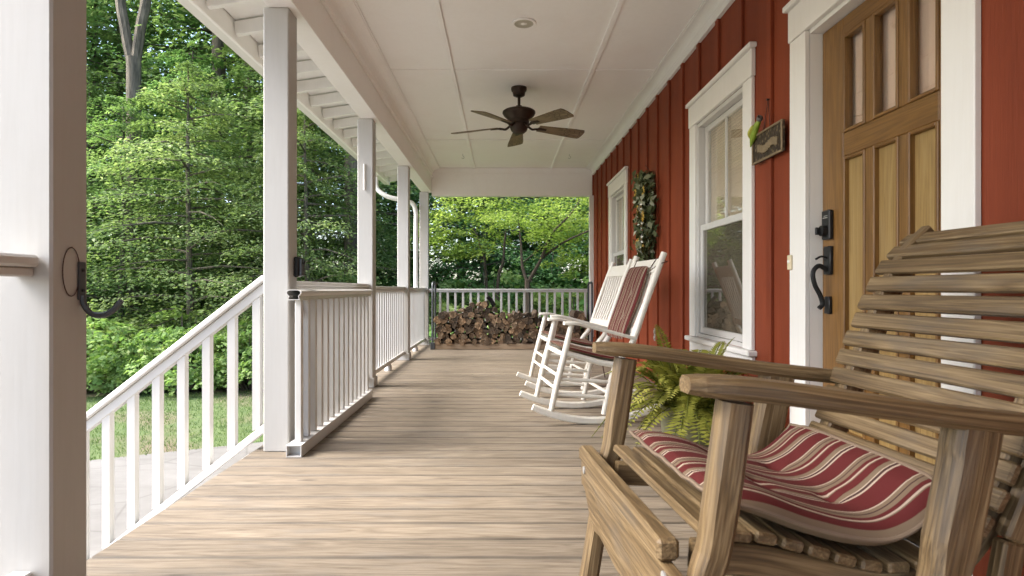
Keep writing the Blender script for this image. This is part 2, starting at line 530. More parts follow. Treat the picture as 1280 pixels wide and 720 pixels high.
def tag(o, label=None, cat=None, group=None, kind=None):
    if label: o['label'] = label
    if cat: o['category'] = cat
    if group: o['group'] = group
    if kind: o['kind'] = kind
    return o
def empty(name, loc=(0, 0, 0), rz=0, label=None, cat=None, group=None):
    o = bpy.data.objects.new(name, None)
    o.empty_display_size = .1
    COL.objects.link(o); o.location = loc; o.rotation_euler = (0, 0, rz)
    return tag(o, label, cat, group)
def copy_tree(o, parent=None):
    kids = [c for c in bpy.data.objects if c.parent == o]
    c = o.copy(); COL.objects.link(c)
    if parent: c.parent = parent
    for k in kids: copy_tree(k, c)
    return c
def arc(p0, p1, p2, n=10):
    """quadratic curve"""
    p0, p1, p2 = Vector(p0), Vector(p1), Vector(p2)
    return [(p0 * (1 - t) ** 2 + p1 * 2 * t * (1 - t) + p2 * t * t) for t in [i / (n - 1) for i in range(n)]]
def spline(pts, n=8):
    """Catmull-Rom through points"""
    P = [Vector(p) for p in pts]
    P = [P[0] * 2 - P[1]] + P + [P[-1] * 2 - P[-2]]
    out = []
    for i in range(1, len(P) - 2):
        for k in range(n):
            t = k / n
            a, b, c, d = P[i - 1], P[i], P[i + 1], P[i + 2]
            out.append(.5 * ((2 * b) + (c - a) * t + (2 * a - 5 * b + 4 * c - d) * t * t + (3 * b - a - 3 * c + d) * t ** 3))
    out.append(P[-2])
    return out

# ------------------------------------------------------------------ porch numbers (metres; camera looks along +Y)
EYE = .88
W = 1.45            # house wall face
CEIL = 2.79
BEAMZ = 2.40
END = 9.5           # far end of the porch
NEAR = -3.6         # near end of the roof, behind the camera; lengthened to cut sky light on posts
GZ = -.95           # ground level

# ------------------------------------------------------------------ setting
def sheet(name, poly, z, mat):
    mb = MB(); mb.add([(x, y, z) for x, y in poly], [tuple(range(len(poly)))])
    return tag(mb.build(name, mat), kind='structure')
def ground_sheet():
    mb = MB(); N = 40
    xs = [-160 + 320 * i / N for i in range(N + 1)]; ys = [-60 + 260 * i / N for i in range(N + 1)]
    mb.add([(x, y, GZ - .03) for y in ys for x in xs], [(j * (N + 1) + i, j * (N + 1) + i + 1, (j + 1) * (N + 1) + i + 1, (j + 1) * (N + 1) + i) for j in range(N) for i in range(N)])
    return tag(mb.build('ground', M['ground']), kind='structure')
ground_sheet()
sheet('lawn', [(-30, 2.0), (-12, 4.2), (-4.6, 6.2), (-2.8, 7.1), (-1.0, 8.0), (-.4, 13.2), (-2.6, 11.6), (-4.6, 10.7), (-7.2, 10.2), (-12, 10.6), (-30, 11)], GZ - .015, M['lawn'])
sheet('driveway', [(-30, -20), (-1.0, -20), (-1.0, 8.15), (-2.8, 7.2), (-4.6, 6.3), (-12, 4.3), (-30, 2.1)], GZ, M['concrete'])

mb = MB()
y = -3.8
while y < END + .1:
    w = .139
    mb.box(-1.35, W + .04, y, y + w, -.03 + random.uniform(-.0008, .0008), 0, 0, .0055)
    y += w + .0052
floor = tag(mb.build('porch_floor', M['floor']), kind='structure')

mb = MB()
for xx in (-1.30, -.6, .1, .8, 1.4): mb.box(xx - .02, xx + .02, -3.75, END + .04, -.20, -.0315, 1)
mb.box(-1.28, W, -3.75, END + .04, -.215, -.205)  # added sheet below the joists, blocks light so the board gaps read dark
tag(mb.build('porch_floor_joists_and_light_stop', M['rackwood']), kind='structure')

# ------------------------------------------------------------------ house
house = empty('house', (W, 4, GZ), 0, 'red board and batten house with white trim and a covered front porch', 'house')
def hp(mb, name, mat, parent=None, **kw):
    o = mb.build(name, mat, **kw)
    p = parent or house
    o.parent = p
    inv = Matrix.Translation(-(house.location))
    o.matrix_parent_inverse = inv
    return o
def hsub(mb, name, mat, part, **kw):
    o = mb.build(name, mat, **kw)
    o.parent = part
    o.matrix_parent_inverse = Matrix.Identity(4)
    return o

WIN = [(3.42, 4.57), (6.87, 8.02)]          # outer casing spans
WZ0, WZ1 = .49, 2.28
DOOR = (1.90, 2.82)
# openings: window rough openings and door
mb = MB()
def wall_seg(y0, y1, z0, z1): mb.box(W, W + .12, y0, y1, z0, z1)
cuts = [(-1.5, 1.87, None), (1.87, 2.85, (2.12, -9))]
segs = [(-1.5, 1.87)]
wall_seg(-3.8, 1.86, -.3, CEIL - .002); wall_seg(1.86, 2.86, 2.13, CEIL - .002); wall_seg(1.86, 2.86, -.3, -.02); wall_seg(2.86, 3.52, -.3, CEIL - .002)
for a, b in WIN:
    wall_seg(a + .1, b - .1, -.3, .55); wall_seg(a + .1, b - .1, 2.10, CEIL - .002)
wall_seg(4.47, 6.97, -.3, CEIL - .002); wall_seg(7.92, END + .2, -.3, CEIL - .002)
by = 3.22 - .39 * 17
while by < END + .15:
    spans = [(.125, CEIL - .11)]
    for a, b in WIN:
        if a - .05 < by < b + .05: spans = [(.125, .395), (2.305, CEIL - .11)]
    if 1.78 < by < 3.0: spans = [(2.305, CEIL - .11)]
    for z0, z1 in spans:
        mb.box(W - .019, W + .001, by - .026, by + .026, z0, z1, None, .003)
    by += .39
hp(mb, 'siding', M['red'])
mb = MB(); mb.box(W - .028, W - .001, -3.8, 1.815, .003, .122, None, .004); mb.box(W - .028, W - .001, 2.975, END + .16, .003, .122, None, .004)
hp(mb, 'skirt_board', M['red'])
mb = MB(); mb.box(W - .07, W - .002, END - .09, END + .0, .002, 2.345, None, .004)
hp(mb, 'corner_trim', M['white'])
# crown molding, house side (stepped cove)
def crown(x_wall, sgn, z_top, proj, drop, y0, y1):
    pr = [(0, 0), (0, -drop), (.026, -drop), (.026, -drop * .62), (.030, -drop * .56)]
    n = 6
    for i in range(n + 1):
        t = i / n * PI / 2
        pr.append((.03 + (proj - .042) * (1 - math.cos(t)), -drop * .52 + (drop * .40) * math.sin(t)))
    pr += [(proj - .008, -.010), (proj, -.010), (proj, 0)]
    m = MB(); m.prism([(x_wall - sgn * a, z_top + b) for a, b in pr], 'Y', y0, y1)
    return m
hp(crown(W - .001, 1, CEIL - .002, .112, .118, NEAR, END), 'crown_molding', M['white'])
hp(crown(-1.106, -1, CEIL - .002, .142, .15, NEAR, END), 'beam_molding', M['ceil'])
# ceiling
mb = MB(); mb.box(-1.10, W + .02, NEAR, END, CEIL, CEIL + .02)
ceil_o = hp(mb, 'ceiling', M['ceil'])
mb = MB()
for x in (-.43, .79): mb.box(x - .019, x + .019, NEAR, END - .01, CEIL - .016, CEIL - .0005, None, .003)
for yy in (.35, 2.79, 5.23, 7.67):
    for xa, xb in ((-.965, -.4505), (-.4095, .7695), (.8105, 1.336)):
        mb.box(xa, xb, yy - .007, yy + .007, CEIL - .007, CEIL - .0005)
hsub(mb, 'batten_strip', M['ceil'], ceil_o)
mb = MB(); mb.box(-1.262, -1.107, NEAR, END, BEAMZ, 2.86, None, .003)
hp(mb, 'porch_beam', M['ceil'])
mb = MB(); mb.box(-1.106, W - .001, END - .02, END + .12, 2.35, CEIL - .001, None, .003)
mb.box(-1.0, W - .12, END - .034, END - .0205, CEIL - .09, CEIL - .003, None, .003)
hp(mb, 'end_header', M['ceil'])
mb = MB(); mb.box(-1.106, W - .001, NEAR - .12, NEAR, 2.35, CEIL - .001); hp(mb, 'near_header', M['ceil'])
# eave: rafters, decking, fascia, gutter, roof
SL = .15
EX = -1.85
k = 0
y = NEAR + .06
while y < END + .35:
    m = MB()
    z0 = 2.735
    m.sweep([(EX + .012, y, z0 - .055), (-1.25, y, z0 - .055 - SL * (1.25 + EX))], (0, 1, 0), .042, .095, .003)
    hp(m, 'rafter', M['white'])
    y += .405
mb = MB()
def slope_slab(xa, xb, ya, yb, za, th):
    zb = za + SL * (xb - xa)
    mb.add([(xa, ya, za), (xb, ya, zb), (xb, yb, zb), (xa, yb, za), (xa, ya, za + th), (xb, ya, zb + th), (xb, yb, zb + th), (xa, yb, za + th)],
           [(0, 3, 2, 1), (4, 5, 6, 7), (0, 1, 5, 4), (1, 2, 6, 5), (2, 3, 7, 6), (3, 0, 4, 7)])
slope_slab(EX + .01, 6.2, NEAR - .2, END + .45, 2.74, .02)
hp(mb, 'eave_decking', M['white'])
mb = MB(); slope_slab(EX - .14, 6.2, NEAR - .22, END + .47, 2.765, .03)
hp(mb, 'roof', M['roof'])
mb = MB(); mb.box(EX - .024, EX, NEAR - .2, END + .45, 2.600, 2.755, None, .003)
hp(mb, 'fascia', M['ceil'])
mb = MB(); gp = [(EX - .026, 2.745), (EX - .026, 2.606), (EX - .095, 2.606), (EX - .125, 2.655), (EX - .125, 2.735), (EX - .118, 2.735), (EX - .118, 2.66), (EX - .092, 2.613), (EX - .033, 2.613), (EX - .033, 2.745)]
mb.prism(gp, 'Y', NEAR - .2, END + .45)
gut = hp(mb, 'gutter', M['white'])
mb = MB()
mb.tube(spline([(EX - .075, 9.2, 2.60), (EX - .06, 9.2, 2.42), (EX + .09, 9.21, 2.30), (-1.5, 9.25, 2.24), (-1.37, 9.27, 2.19), (-1.325, 9.28, 2.05), (-1.325, 9.28, 1.9)], 6) + [(-1.325, 9.28, GZ + .1)], .036, 10)
hp(mb, 'downspout', M['white'], smooth=True)
# rim joist below the deck and house body
mb = MB(); mb.box(-1.33, -1.29, -3.8, END + .08, -.30, -.032); mb.box(-1.28, W, END + .06, END + .1, -.3, -.032)
hp(mb, 'rim_board', M['white'])
mb = MB(); mb.box(W + .13, 6, -3.8, END + .2, GZ, -.31); mb.box(5.9, 6.0, -3.8, END + .2, -.3, 2.9); mb.box(W + .13, 5.9, -3.8, -3.7, -.3, 2.9); mb.box(W + .13, 5.9, END + .1, END + .2, -.3, 2.9)
mb.box(W + .13, 5.9, -3.69, END + .09, 2.62, 2.68); mb.box(W + .13, 5.9, -3.69, END + .09, -.3, -.05); mb.box(W + .13, 5.9, 2.98, 3.06, -.04, 2.6); mb.box(W+.13, 5.9, 5.6, 5.7, -.04, 2.6)
mb.box(4.2, 4.25, -3.69, END + .09, -.04, 2.6)
hp(mb, 'inner_walls', M['room'])

# windows
def make_window(a, b):
    yc = (a + b) / 2
    X = W - .024
    mb = MB()
    cw = .125
    mb.box(X, W - .001, a + .01, a + .01 + cw, .528, 2.095, None, .003)
    mb.box(X, W - .001, b - .01 - cw, b - .01, .528, 2.095, None, .003)
    mb.box(X - .004, W - .001, a, b, 2.097, 2.253, None, .003)
    mb.box(X - .022, W - .001, a - .018, b + .018, 2.255, 2.284, None, .004)
    mb.box(X + .003, W - .001, a + .005, b - .005, .40, .490, None, .003)
    o = hp(mb, 'window', M['white'])
    m = MB(); m.box(X - .030, W + .06, a - .015, b + .015, .4925, .526, None, .006); hsub(m, 'sill', M['white'], o)
    ya, yb = a + .01 + cw, b - .01 - cw
    m = MB()                                    # vinyl frame and two sashes
    F = W - .004
    m.box(F, F + .1, ya + .001, ya + .03, .529, 2.094); m.box(F, F + .1, yb - .03, yb - .001, .529, 2.094); m.box(F, F + .1, ya + .031, yb - .031, 2.065, 2.094)
    m.box(F, F + .1, ya + .031, yb - .031, .529, .555)
    s0, s1 = ya + .032, yb - .032
    def sash(x, z0, z1, w):
        m.box(x, x + .03, s0, s0 + w, z0, z1, None, .003); m.box(x, x + .03, s1 - w, s1, z0, z1, None, .003)
        m.box(x, x + .03, s0 + w + .0005, s1 - w - .0005, z0, z0 + w, None, .003); m.box(x, x + .03, s0 + w + .0005, s1 - w - .0005, z1 - w, z1, None, .003)
    sash(F + .012, .557, 1.345, .045); sash(F + .048, 1.30, 2.063, .04)
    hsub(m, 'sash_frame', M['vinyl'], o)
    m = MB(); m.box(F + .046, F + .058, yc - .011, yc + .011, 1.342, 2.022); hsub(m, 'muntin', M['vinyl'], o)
    m = MB(); m.box(F + .062, F + .066, s0 + .041, s1 - .041, 1.341, 2.022); hsub(m, 'upper_pane', M['glass'], o)
    m = MB(); m.box(F + .026, F + .030, s0 + .046, s1 - .046, .603, 1.299); hsub(m, 'lower_pane', M['screen'], o)
    m = MB(); z = 1.33
    while z < 2.06:
        m.obox(Vector((F + .083, yc, z)), Vector((math.cos(R(66)), 0, math.sin(R(66)))), Vector((0, 1, 0)), Vector((-math.sin(R(66)), 0, math.cos(R(66)))), (.026, yb - ya - .07, .002))
        z += .021
    m.box(F + .075, F + .095, ya + .035, yb - .035, 1.29, 1.31)
    hsub(m, 'blind', M['blind'], o)
    return o
for a, b in WIN: make_window(a, b)

# door
d0, d1 = DOOR
XD = W + .055
mb = MB()
ys_ = [d0 + .005, d0 + .165, d0 + .325, d0 + .375, d0 + .535, d0 + .585, d0 + .745, d1 - .005]   # stile | lite | bar | lite | bar | lite | stile
T = .045
ZR = [(.005, .24), (.75, .90), (1.46, 1.565), (1.995, 2.075)]
def dbox(ya, yb, za, zb, g): mb.box(XD, XD + T, ya, yb, za, zb, g, .004)
for a, b in ((ys_[0], ys_[1]), (ys_[6], ys_[7])): dbox(a, b, .006, 2.075, 2)
for za, zb in (ZR[0], ZR[2], ZR[3]): dbox(ys_[1] + .0006, ys_[6] - .0006, za, zb, 1)
for a, b in ((ys_[2], ys_[3]), (ys_[4], ys_[5])): dbox(a, b, 1.566, 1.994, 2); dbox(a, b, .241, 1.459, 2)
# sticking mouldings round each opening
def molding(ya, yb, za, zb, x=XD - .004):
    w = .014
    mb.box(x, x + .03, ya, ya + w, za, zb, 2, .004); mb.box(x, x + .03, yb - w, yb, za, zb, 2, .004)
    mb.box(x, x + .03, ya + w + .0005, yb - w - .0005, za, za + w, 1, .004); mb.box(x, x + .03, ya + w + .0005, yb - w - .0005, zb - w, zb, 1, .004)
cols = ((ys_[1], ys_[2]), (ys_[3], ys_[4]), (ys_[5], ys_[6]))
for a, b in cols:
    molding(a + .0005, b - .0005, 1.5655, 1.9945); molding(a + .0005, b - .0005, .2405, 1.4595)
door = hp(mb, 'door', M['doorwood'])
for a, b in cols:
    m = MB(); m.box(XD + .018, XD + .03, a + .001, b - .001, .2415, 1.4585, 2, .002)
    hsub(m, 'door_panel', M['doorpanel'], door)
    m = MB(); m.box(XD + .018, XD + .022, a + .001, b - .001, 1.567, 1.993)
    hsub(m, 'door_pane', M['glass'], door)
m = MB()
nn = 60; yy0, yy1 = d0 + .12, d1 - .12
vs = []; 
for i in range(nn + 1):
    yv = yy0 + (yy1 - yy0) * i / nn
    xx = XD + .052 + .004 * math.sin(i * 1.25) + .002 * math.sin(i * .7)
    vs += [(xx, yv, 1.40), (xx, yv, 2.05), (xx + .003, yv, 1.40), (xx + .003, yv, 2.05)]
fs = []
for i in range(nn):
    a = i * 4
    fs += [(a, a + 4, a + 5, a + 1), (a + 2, a + 3, a + 7, a + 6)]
m.add(vs, fs); hsub(m, 'curtain', M['strike'], door)
# casing and jamb
m = MB(); X = W - .024
m.box(X, W - .001, d0 - .09, d0 + .06 - .01, .003, 2.095, None, .003)
m.box(X, W - .001, d1 + .002, d1 + .152, .003, 2.095, None, .003)
m.box(X - .004, W - .001, d0 - .10, d1 + .162, 2.097, 2.253, None, .003)
m.box(X - .024, W - .001, d0 - .12, d1 + .18, 2.255, 2.284, None, .004)
hsub(m, 'door_casing', M['white'], door)
m = MB(); m.box(W, W + .12, d1 + .001, d1 + .038, -.015, 2.11); m.box(W + .12 - .02, W + .12, d0 - .03, d1, 2.0775, 2.0935) ; m.box(W, W + .12, d0 - .038, d0 - .001, -.015, 2.11); m.box(W, W + .12, d0, d1, 2.079, 2.128)
hsub(m, 'door_jamb', M['white'], door)
m = MB(); m.box(W - .03, W + .12, d0, d1, -.012, .004); hsub(m, 'threshold', M['greymetal'], door)
# hardware
yh = d1 - .07
m = MB(); m.box(XD - .022, XD - .001, yh - .033, yh + .033, 1.105, 1.24, None, .012)
m.lathe([(.0, -.005), (.024, -.005), (.026, .018), (.0, .018)], (XD - .038, yh, 1.145), 16, 'X')
m.box(XD - .062, XD - .036, yh + .004, yh + .016, 1.128, 1.162, None, .004)
hsub(m, 'deadbolt', M['black'], door)
m = MB(); m.box(XD - .0235, XD - .0225, yh - .02, yh + .02, 1.203, 1.207); m.box(XD - .0235, XD - .0225, yh - .02, yh + .01, 1.212, 1.215); hsub(m, 'keypad_mark', M['palemetal'], door)
m = MB(); m.box(XD - .016, XD - .001, yh - .03, yh + .03, .945, 1.075, None, .010)
m.box(XD - .016, XD - .001, yh - .022, yh + .022, .765, .845, None, .006)
m.tube(spline([(XD - .012, yh, .965), (XD - .05, yh, .985), (XD - .078, yh, .955), (XD - .07, yh, .90), (XD - .045, yh, .85), (XD - .035, yh, .81), (XD - .05, yh, .79)], 6), [.011] * 37, 8)
m.tube(spline([(XD - .012, yh, 1.02), (XD - .04, yh, 1.028), (XD - .066, yh, 1.015)], 5), .005, 6)
hsub(m, 'door_handle', M['black'], door, smooth=True)
door['label'] = 'stained wooden door with three glass lites'
# the parts that hang under the house need their parents' frame
bpy.context.view_layer.update()

# ------------------------------------------------------------------ porch posts
POSTS = [(1.53, .135), (3.235, .135), (5.35, .135), (7.40, .135), (9.40, .10)]
PL = ['nearest white porch post carrying the dark metal hook', 'white porch post at the top of the stair rail, black lock box on it',
      'white porch post at the far end of the spare gate panel', 'white porch post standing midway along the fixed railing', 'white porch corner post beside the downspout and firewood rack']
for i, (y, d) in enumerate(POSTS):
    e = empty('porch_post', (-1.217, y + d / 2, 0), 0, PL[i], 'post', 'white posts along the porch edge')
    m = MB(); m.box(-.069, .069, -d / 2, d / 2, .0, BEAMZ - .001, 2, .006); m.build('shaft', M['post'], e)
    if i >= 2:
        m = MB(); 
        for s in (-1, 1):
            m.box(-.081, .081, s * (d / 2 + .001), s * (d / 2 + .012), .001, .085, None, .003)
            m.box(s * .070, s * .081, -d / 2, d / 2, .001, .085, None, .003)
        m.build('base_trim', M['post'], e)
    if i == 2:
        m = MB(); m.tube([(-.004, -d / 2 - .012, 1.76), (-.004, -d / 2 - .012, 1.99)], .009, 8); m.build('rod_bracket', M['white'], e)
# posts behind the camera
e = empty('porch_post', (-1.217, -.95, 0), 0, 'white porch post behind the camera', 'post', 'white posts along the porch edge')
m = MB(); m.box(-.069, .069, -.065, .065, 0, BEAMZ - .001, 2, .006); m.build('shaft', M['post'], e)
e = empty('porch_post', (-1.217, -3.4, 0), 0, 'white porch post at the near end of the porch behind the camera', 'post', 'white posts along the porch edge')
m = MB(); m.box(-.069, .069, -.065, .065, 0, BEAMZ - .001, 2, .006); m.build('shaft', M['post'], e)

# ------------------------------------------------------------------ railings
def rail_cap(mb, p, q, w=.088, h=.05):
    """moulded hand rail: a rounded cap on a narrower block"""
    p, q = Vector(p), Vector(q)
    mb.bar(p - Vector((0, 0, h * .3)), q - Vector((0, 0, h * .3)), w, h * .6, (0, 0, 1), .010)
    mb.bar(p - Vector((0, 0, h * .85)), q - Vector((0, 0, h * .85)), w * .62, h * .48, (0, 0, 1), .004)
def railing(name, p, q, ztop, label, bal=.118, zb=.10, blocks=True, group=None, bal_w=.035, nb=None, gap=0.0):
    p, q = Vector((p[0], p[1], 0)), Vector((q[0], q[1], 0))
    L = (q - p).length; d = (q - p).normalized()
    e = empty(name, p, math.atan2(d.y, d.x), label, 'railing', group)
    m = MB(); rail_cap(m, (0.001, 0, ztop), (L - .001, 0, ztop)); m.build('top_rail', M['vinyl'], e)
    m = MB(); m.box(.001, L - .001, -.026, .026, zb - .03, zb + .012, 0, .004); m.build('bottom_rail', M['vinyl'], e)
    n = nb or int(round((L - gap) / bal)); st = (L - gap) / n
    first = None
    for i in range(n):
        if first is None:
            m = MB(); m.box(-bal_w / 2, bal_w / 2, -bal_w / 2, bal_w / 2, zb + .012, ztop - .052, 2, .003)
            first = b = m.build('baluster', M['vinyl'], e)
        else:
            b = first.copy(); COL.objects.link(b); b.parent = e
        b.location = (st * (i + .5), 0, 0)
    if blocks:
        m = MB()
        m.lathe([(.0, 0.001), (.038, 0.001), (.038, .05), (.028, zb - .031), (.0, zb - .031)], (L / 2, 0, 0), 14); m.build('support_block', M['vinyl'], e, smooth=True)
    return e
railing('porch_railing', (-1.217, 3.372), (-1.217, 5.348), .925, 'white fixed railing behind the spare gate panel', group='white railings round the porch')
railing('porch_railing', (-1.217, 5.487), (-1.217, 7.398), .905, 'white railing section just past the spare gate panel', group='white railings round the porch')
railing('porch_railing', (-1.217, 7.537), (-1.217, 9.398), .895, 'white railing section ending at the corner post by the firewood', group='white railings round the porch')
railing('porch_railing', (-1.147, 9.45), (1.379, 9.45), .88, 'white railing across the far end behind the stacked firewood', bal=.122, group='white railings round the porch')
railing('porch_railing', (-1.217, -.884), (-1.217, 1.528), .965, 'white railing end running toward the camera from the nearest post', zb=.15, gap=.12, group='white railings round the porch')

# loose gate panel standing in front of the fixed railing
e = empty('gate_panel', (-1.085, 3.13, 0), PI / 2, 'spare white gate panel with hollow rails leaning along the fixed railing', 'gate')
GL = 1.73
m = MB()
prof = [(-.012, -.055), (.012, -.055), (.032, -.055), (.027, -.035), (.040, -.020), (.040, -.008), (.025, .0), (-.025, .0), (-.040, -.008), (-.040, -.020), (-.027, -.035), (-.032, -.055)]
inner = [(a * .86, b * .86 - .004) for a, b in prof]
n = len(prof)
vs = [(0, a, .876 + b) for a, b in prof] + [(GL, a, .876 + b) for a, b in prof] + [(0, a, .876 + b) for a, b in inner] + [(.25, a, .876 + b) for a, b in inner]
fs = []
for i in range(n):
    j = (i + 1) % n
    fs += [(i, j, j + n, i + n), (i, i + 2 * n, j + 2 * n, j), (i + 2 * n, i + 3 * n, j + 3 * n, j + 2 * n)]
fs += [tuple(range(n, 2 * n)), tuple(range(3 * n, 4 * n))]
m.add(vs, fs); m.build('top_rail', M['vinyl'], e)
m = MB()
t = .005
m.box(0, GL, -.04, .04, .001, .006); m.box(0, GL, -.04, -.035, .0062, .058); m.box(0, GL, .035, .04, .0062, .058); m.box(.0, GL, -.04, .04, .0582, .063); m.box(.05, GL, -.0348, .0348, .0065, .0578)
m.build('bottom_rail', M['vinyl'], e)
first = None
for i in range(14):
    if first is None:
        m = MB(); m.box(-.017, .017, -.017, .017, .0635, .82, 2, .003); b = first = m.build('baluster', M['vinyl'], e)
    else:
        b = first.copy(); COL.objects.link(b); b.parent = e
    b.location = (.085 + i * .1225, 0, 0)
m = MB(); m.bar((.13, .022, .745), (.20, .022, .80), .016, .022, (0, 0, 1), .004); m.build('latch_bracket', M['greymetal'], e)

# stairs and stair rails
SLOPE = .78
e = empty('porch_stairs', (-1.35, 2.45, 0), 0, 'porch stairs with white stringers going down to the driveway', 'stairs')
run = -GZ / SLOPE
m = MB()
nst = 5; rise = -GZ / nst; tr = run / nst
for i in range(1, nst):
    m.box(-tr * i - .012, -tr * (i - 1) - .012, -.75, .75, -rise * i - .035, -rise * i, 1, .004)
m.build('tread', M['floor'], e)
m = MB()
for i in range(1, nst + 1):
    m.box(-tr * (i - 1) - .010, -tr * (i - 1) - .001, -.75, .75, -rise * i + .001, -rise * (i - 1) - .036)
m.build('riser', M['white'], e)
for s in (-1, 1):
    m = MB(); poly = [(-.001, -.002), (-.001, -.34), (-run * .70, GZ + .005), (-run - .05, GZ + .005), (-run - .05, GZ + .06)]
    m.prism(poly, 'Y', s * .752, s * .79); m.build('stringer', M['white'], e)
def stair_rail(y, label):
    e = empty('stair_railing', (-1.287, y, 0), 0, label, 'railing', 'stair rails')
    L = 1.30
    m = MB()
    c = math.hypot(1, SLOPE)
    dz = lambda x: SLOPE * x
    p, q = Vector((-.001, 0, .945)), Vector((-L, 0, .945 - SLOPE * L))
    upn = Vector((-SLOPE, 0, 1)).normalized()
    upn = Vector((-SLOPE / c * 1, 0, 1 / c))
    m.bar(p, q, .088, .034, (0, 0, 1), .010)
    off = Vector((0, 0, -.052))
    m.bar(p + off, q + off, .05, .048, (0, 0, 1), .004)
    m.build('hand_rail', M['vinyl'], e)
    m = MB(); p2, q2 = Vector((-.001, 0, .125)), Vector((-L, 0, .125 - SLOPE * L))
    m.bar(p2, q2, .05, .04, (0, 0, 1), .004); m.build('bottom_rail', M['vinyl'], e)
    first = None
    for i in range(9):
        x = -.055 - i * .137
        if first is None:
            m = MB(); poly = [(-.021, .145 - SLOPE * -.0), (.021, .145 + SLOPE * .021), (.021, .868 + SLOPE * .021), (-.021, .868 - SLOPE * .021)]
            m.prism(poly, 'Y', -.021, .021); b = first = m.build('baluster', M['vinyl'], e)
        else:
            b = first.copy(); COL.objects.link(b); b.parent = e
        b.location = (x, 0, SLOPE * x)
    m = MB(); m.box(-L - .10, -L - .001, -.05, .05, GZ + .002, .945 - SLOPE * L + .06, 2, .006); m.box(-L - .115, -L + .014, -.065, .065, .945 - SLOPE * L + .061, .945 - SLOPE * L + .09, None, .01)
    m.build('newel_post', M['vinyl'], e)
    return e
stair_rail(3.30, 'white sloping stair rail going down left from the second post')
stair_rail(1.60, 'white stair rail hidden behind the nearest post')

# lock box on post two
e = empty('lock_box', (-1.148, 3.335, .945), 0, 'small black box with rounded top fixed to the porch post above the railing', 'lock box')
m = MB(); m.box(.001, .030, -.030, .030, 0, .112, None, .010); m.build('housing', M['black'], e)
m = MB(); m.box(.031, .046, -.024, .024, .006, .104, None, .007); m.build('cover', M['greymetal'], e)
m = MB(); m.lathe([(0, 0), (.014, 0), (.014, .006), (0, .007)], (.047, 0, .085), 12, 'X'); m.build('dial', M['black'], e)

# hook on post one
e = empty('wall_hook', (-1.148, 1.635, .85), 0, 'dark metal J hook screwed to the side of the nearest post', 'hook')
m = MB(); m.box(.0005, .007, -.013, .013, .0, .103, None, .003); m.build('back_plate', M['greymetal'], e)
m = MB(); m.tube(spline([(.007, 0, .012), (.010, 0, -.012), (.030, 0, -.038), (.062, 0, -.042), (.09, 0, -.028), (.112, 0, -.002)], 6), .008, 8)
m.build('arm', M['greymetal'], e, smooth=True)
m = MB()
for zz in (.025, .08): m.lathe([(0, 0), (.005, 0), (.004, .003), (0, .003)], (.007, 0, zz), 8, 'X')
m.build('screw', M['black'], e)
pts = [(.003, -.038 - .032 * math.cos(a), .075 + .065 * math.sin(a)) for a in [i / 24 * 2 * PI for i in range(25)]]
e = empty('wire_loop', (-1.148, 1.635, .85), 0, 'thin wire loop hanging behind the J hook on the post', 'wire')
m = MB(); m.tube(pts, .0014, 5, False); m.build('wire', M['cord'], e)

# ------------------------------------------------------------------ ceiling things
lx, ly = .16, 4.31
e = empty('recessed_light', (lx, ly, CEIL), 0, 'round recessed light set in the white porch ceiling', 'ceiling light')
m = MB(); prof = [(.066, .003), (.088, -.002), (.090, -.008), (.086, -.011), (.070, -.010), (.066, -.004)]
m.lathe([(r, z) for r, z in prof] , (0, 0, 0), 32); m.build('trim_ring', M['ceil'], e, smooth=True)
m = MB(); m.lathe([(.069, -.0085), (.055, -.006), (.040, -.003), (.028, -.0012)], (0, 0, 0), 32); m.build('reflector', mat_plain('baffle_grey', (.50, .46, .39), .35, .3, .05), e, smooth=True)
m = MB(); m.lathe([(.030, -.0015), (.028, -.006), (.018, -.012), (.0, -.014)], (0, 0, 0), 24); m.build('bulb', M['bulb'], e, smooth=True)
for hx, lab in ((-.55, 'small screw hook in the ceiling left of the fan, near the far header'), (.96, 'small screw hook in the ceiling right of the fan, near the far header')):
    m = MB(); m.tube([(0, 0, 0), (0, 0, -.03)] + [(.018 * math.sin(a), 0, -.048 + .018 * math.cos(a)) for a in [i / 10 * 4.4 for i in range(11)]], .0035, 6)
    o = m.build('ceiling_hook', M['palemetal'], loc=(hx, 8.5, CEIL)); tag(o, lab, 'hook', 'ceiling hooks')

# ceiling fan
fx, fy = .165, 5.7
fan = empty('ceiling_fan', (fx, fy, CEIL), 0, 'bronze ceiling fan with five leaf print blades', 'ceiling fan')
m = MB(); m.lathe([(.074, 0), (.075, -.018), (.070, -.034), (.062, -.040), (.055, -.075), (.030, -.088), (0, -.088)], n=28); m.build('canopy', M['bronze'], fan, smooth=True)
m = MB(); m.lathe([(.013, -.08), (.013, -.20)], n=12); m.lathe([(.014, -.168), (.028, -.172), (.030, -.205), (.018, -.212)], n=16); m.build('downrod', M['bronze'], fan, smooth=True)
m = MB(); m.lathe([(0, -.195), (.06, -.203), (.135, -.215), (.155, -.228), (.157, -.243), (.145, -.265), (.115, -.295), (.10, -.31), (.098, -.335), (.085, -.345), (0, -.345)], n=36); m.build('motor_housing', M['bronze'], fan, smooth=True)
m = MB(); m.lathe([(.085, -.346), (.088, -.375), (.075, -.41), (.05, -.432), (.02, -.44), (0, -.44)], n=28); m.build('switch_housing', M['bronze'], fan, smooth=True)
blade_me = iron_me = None
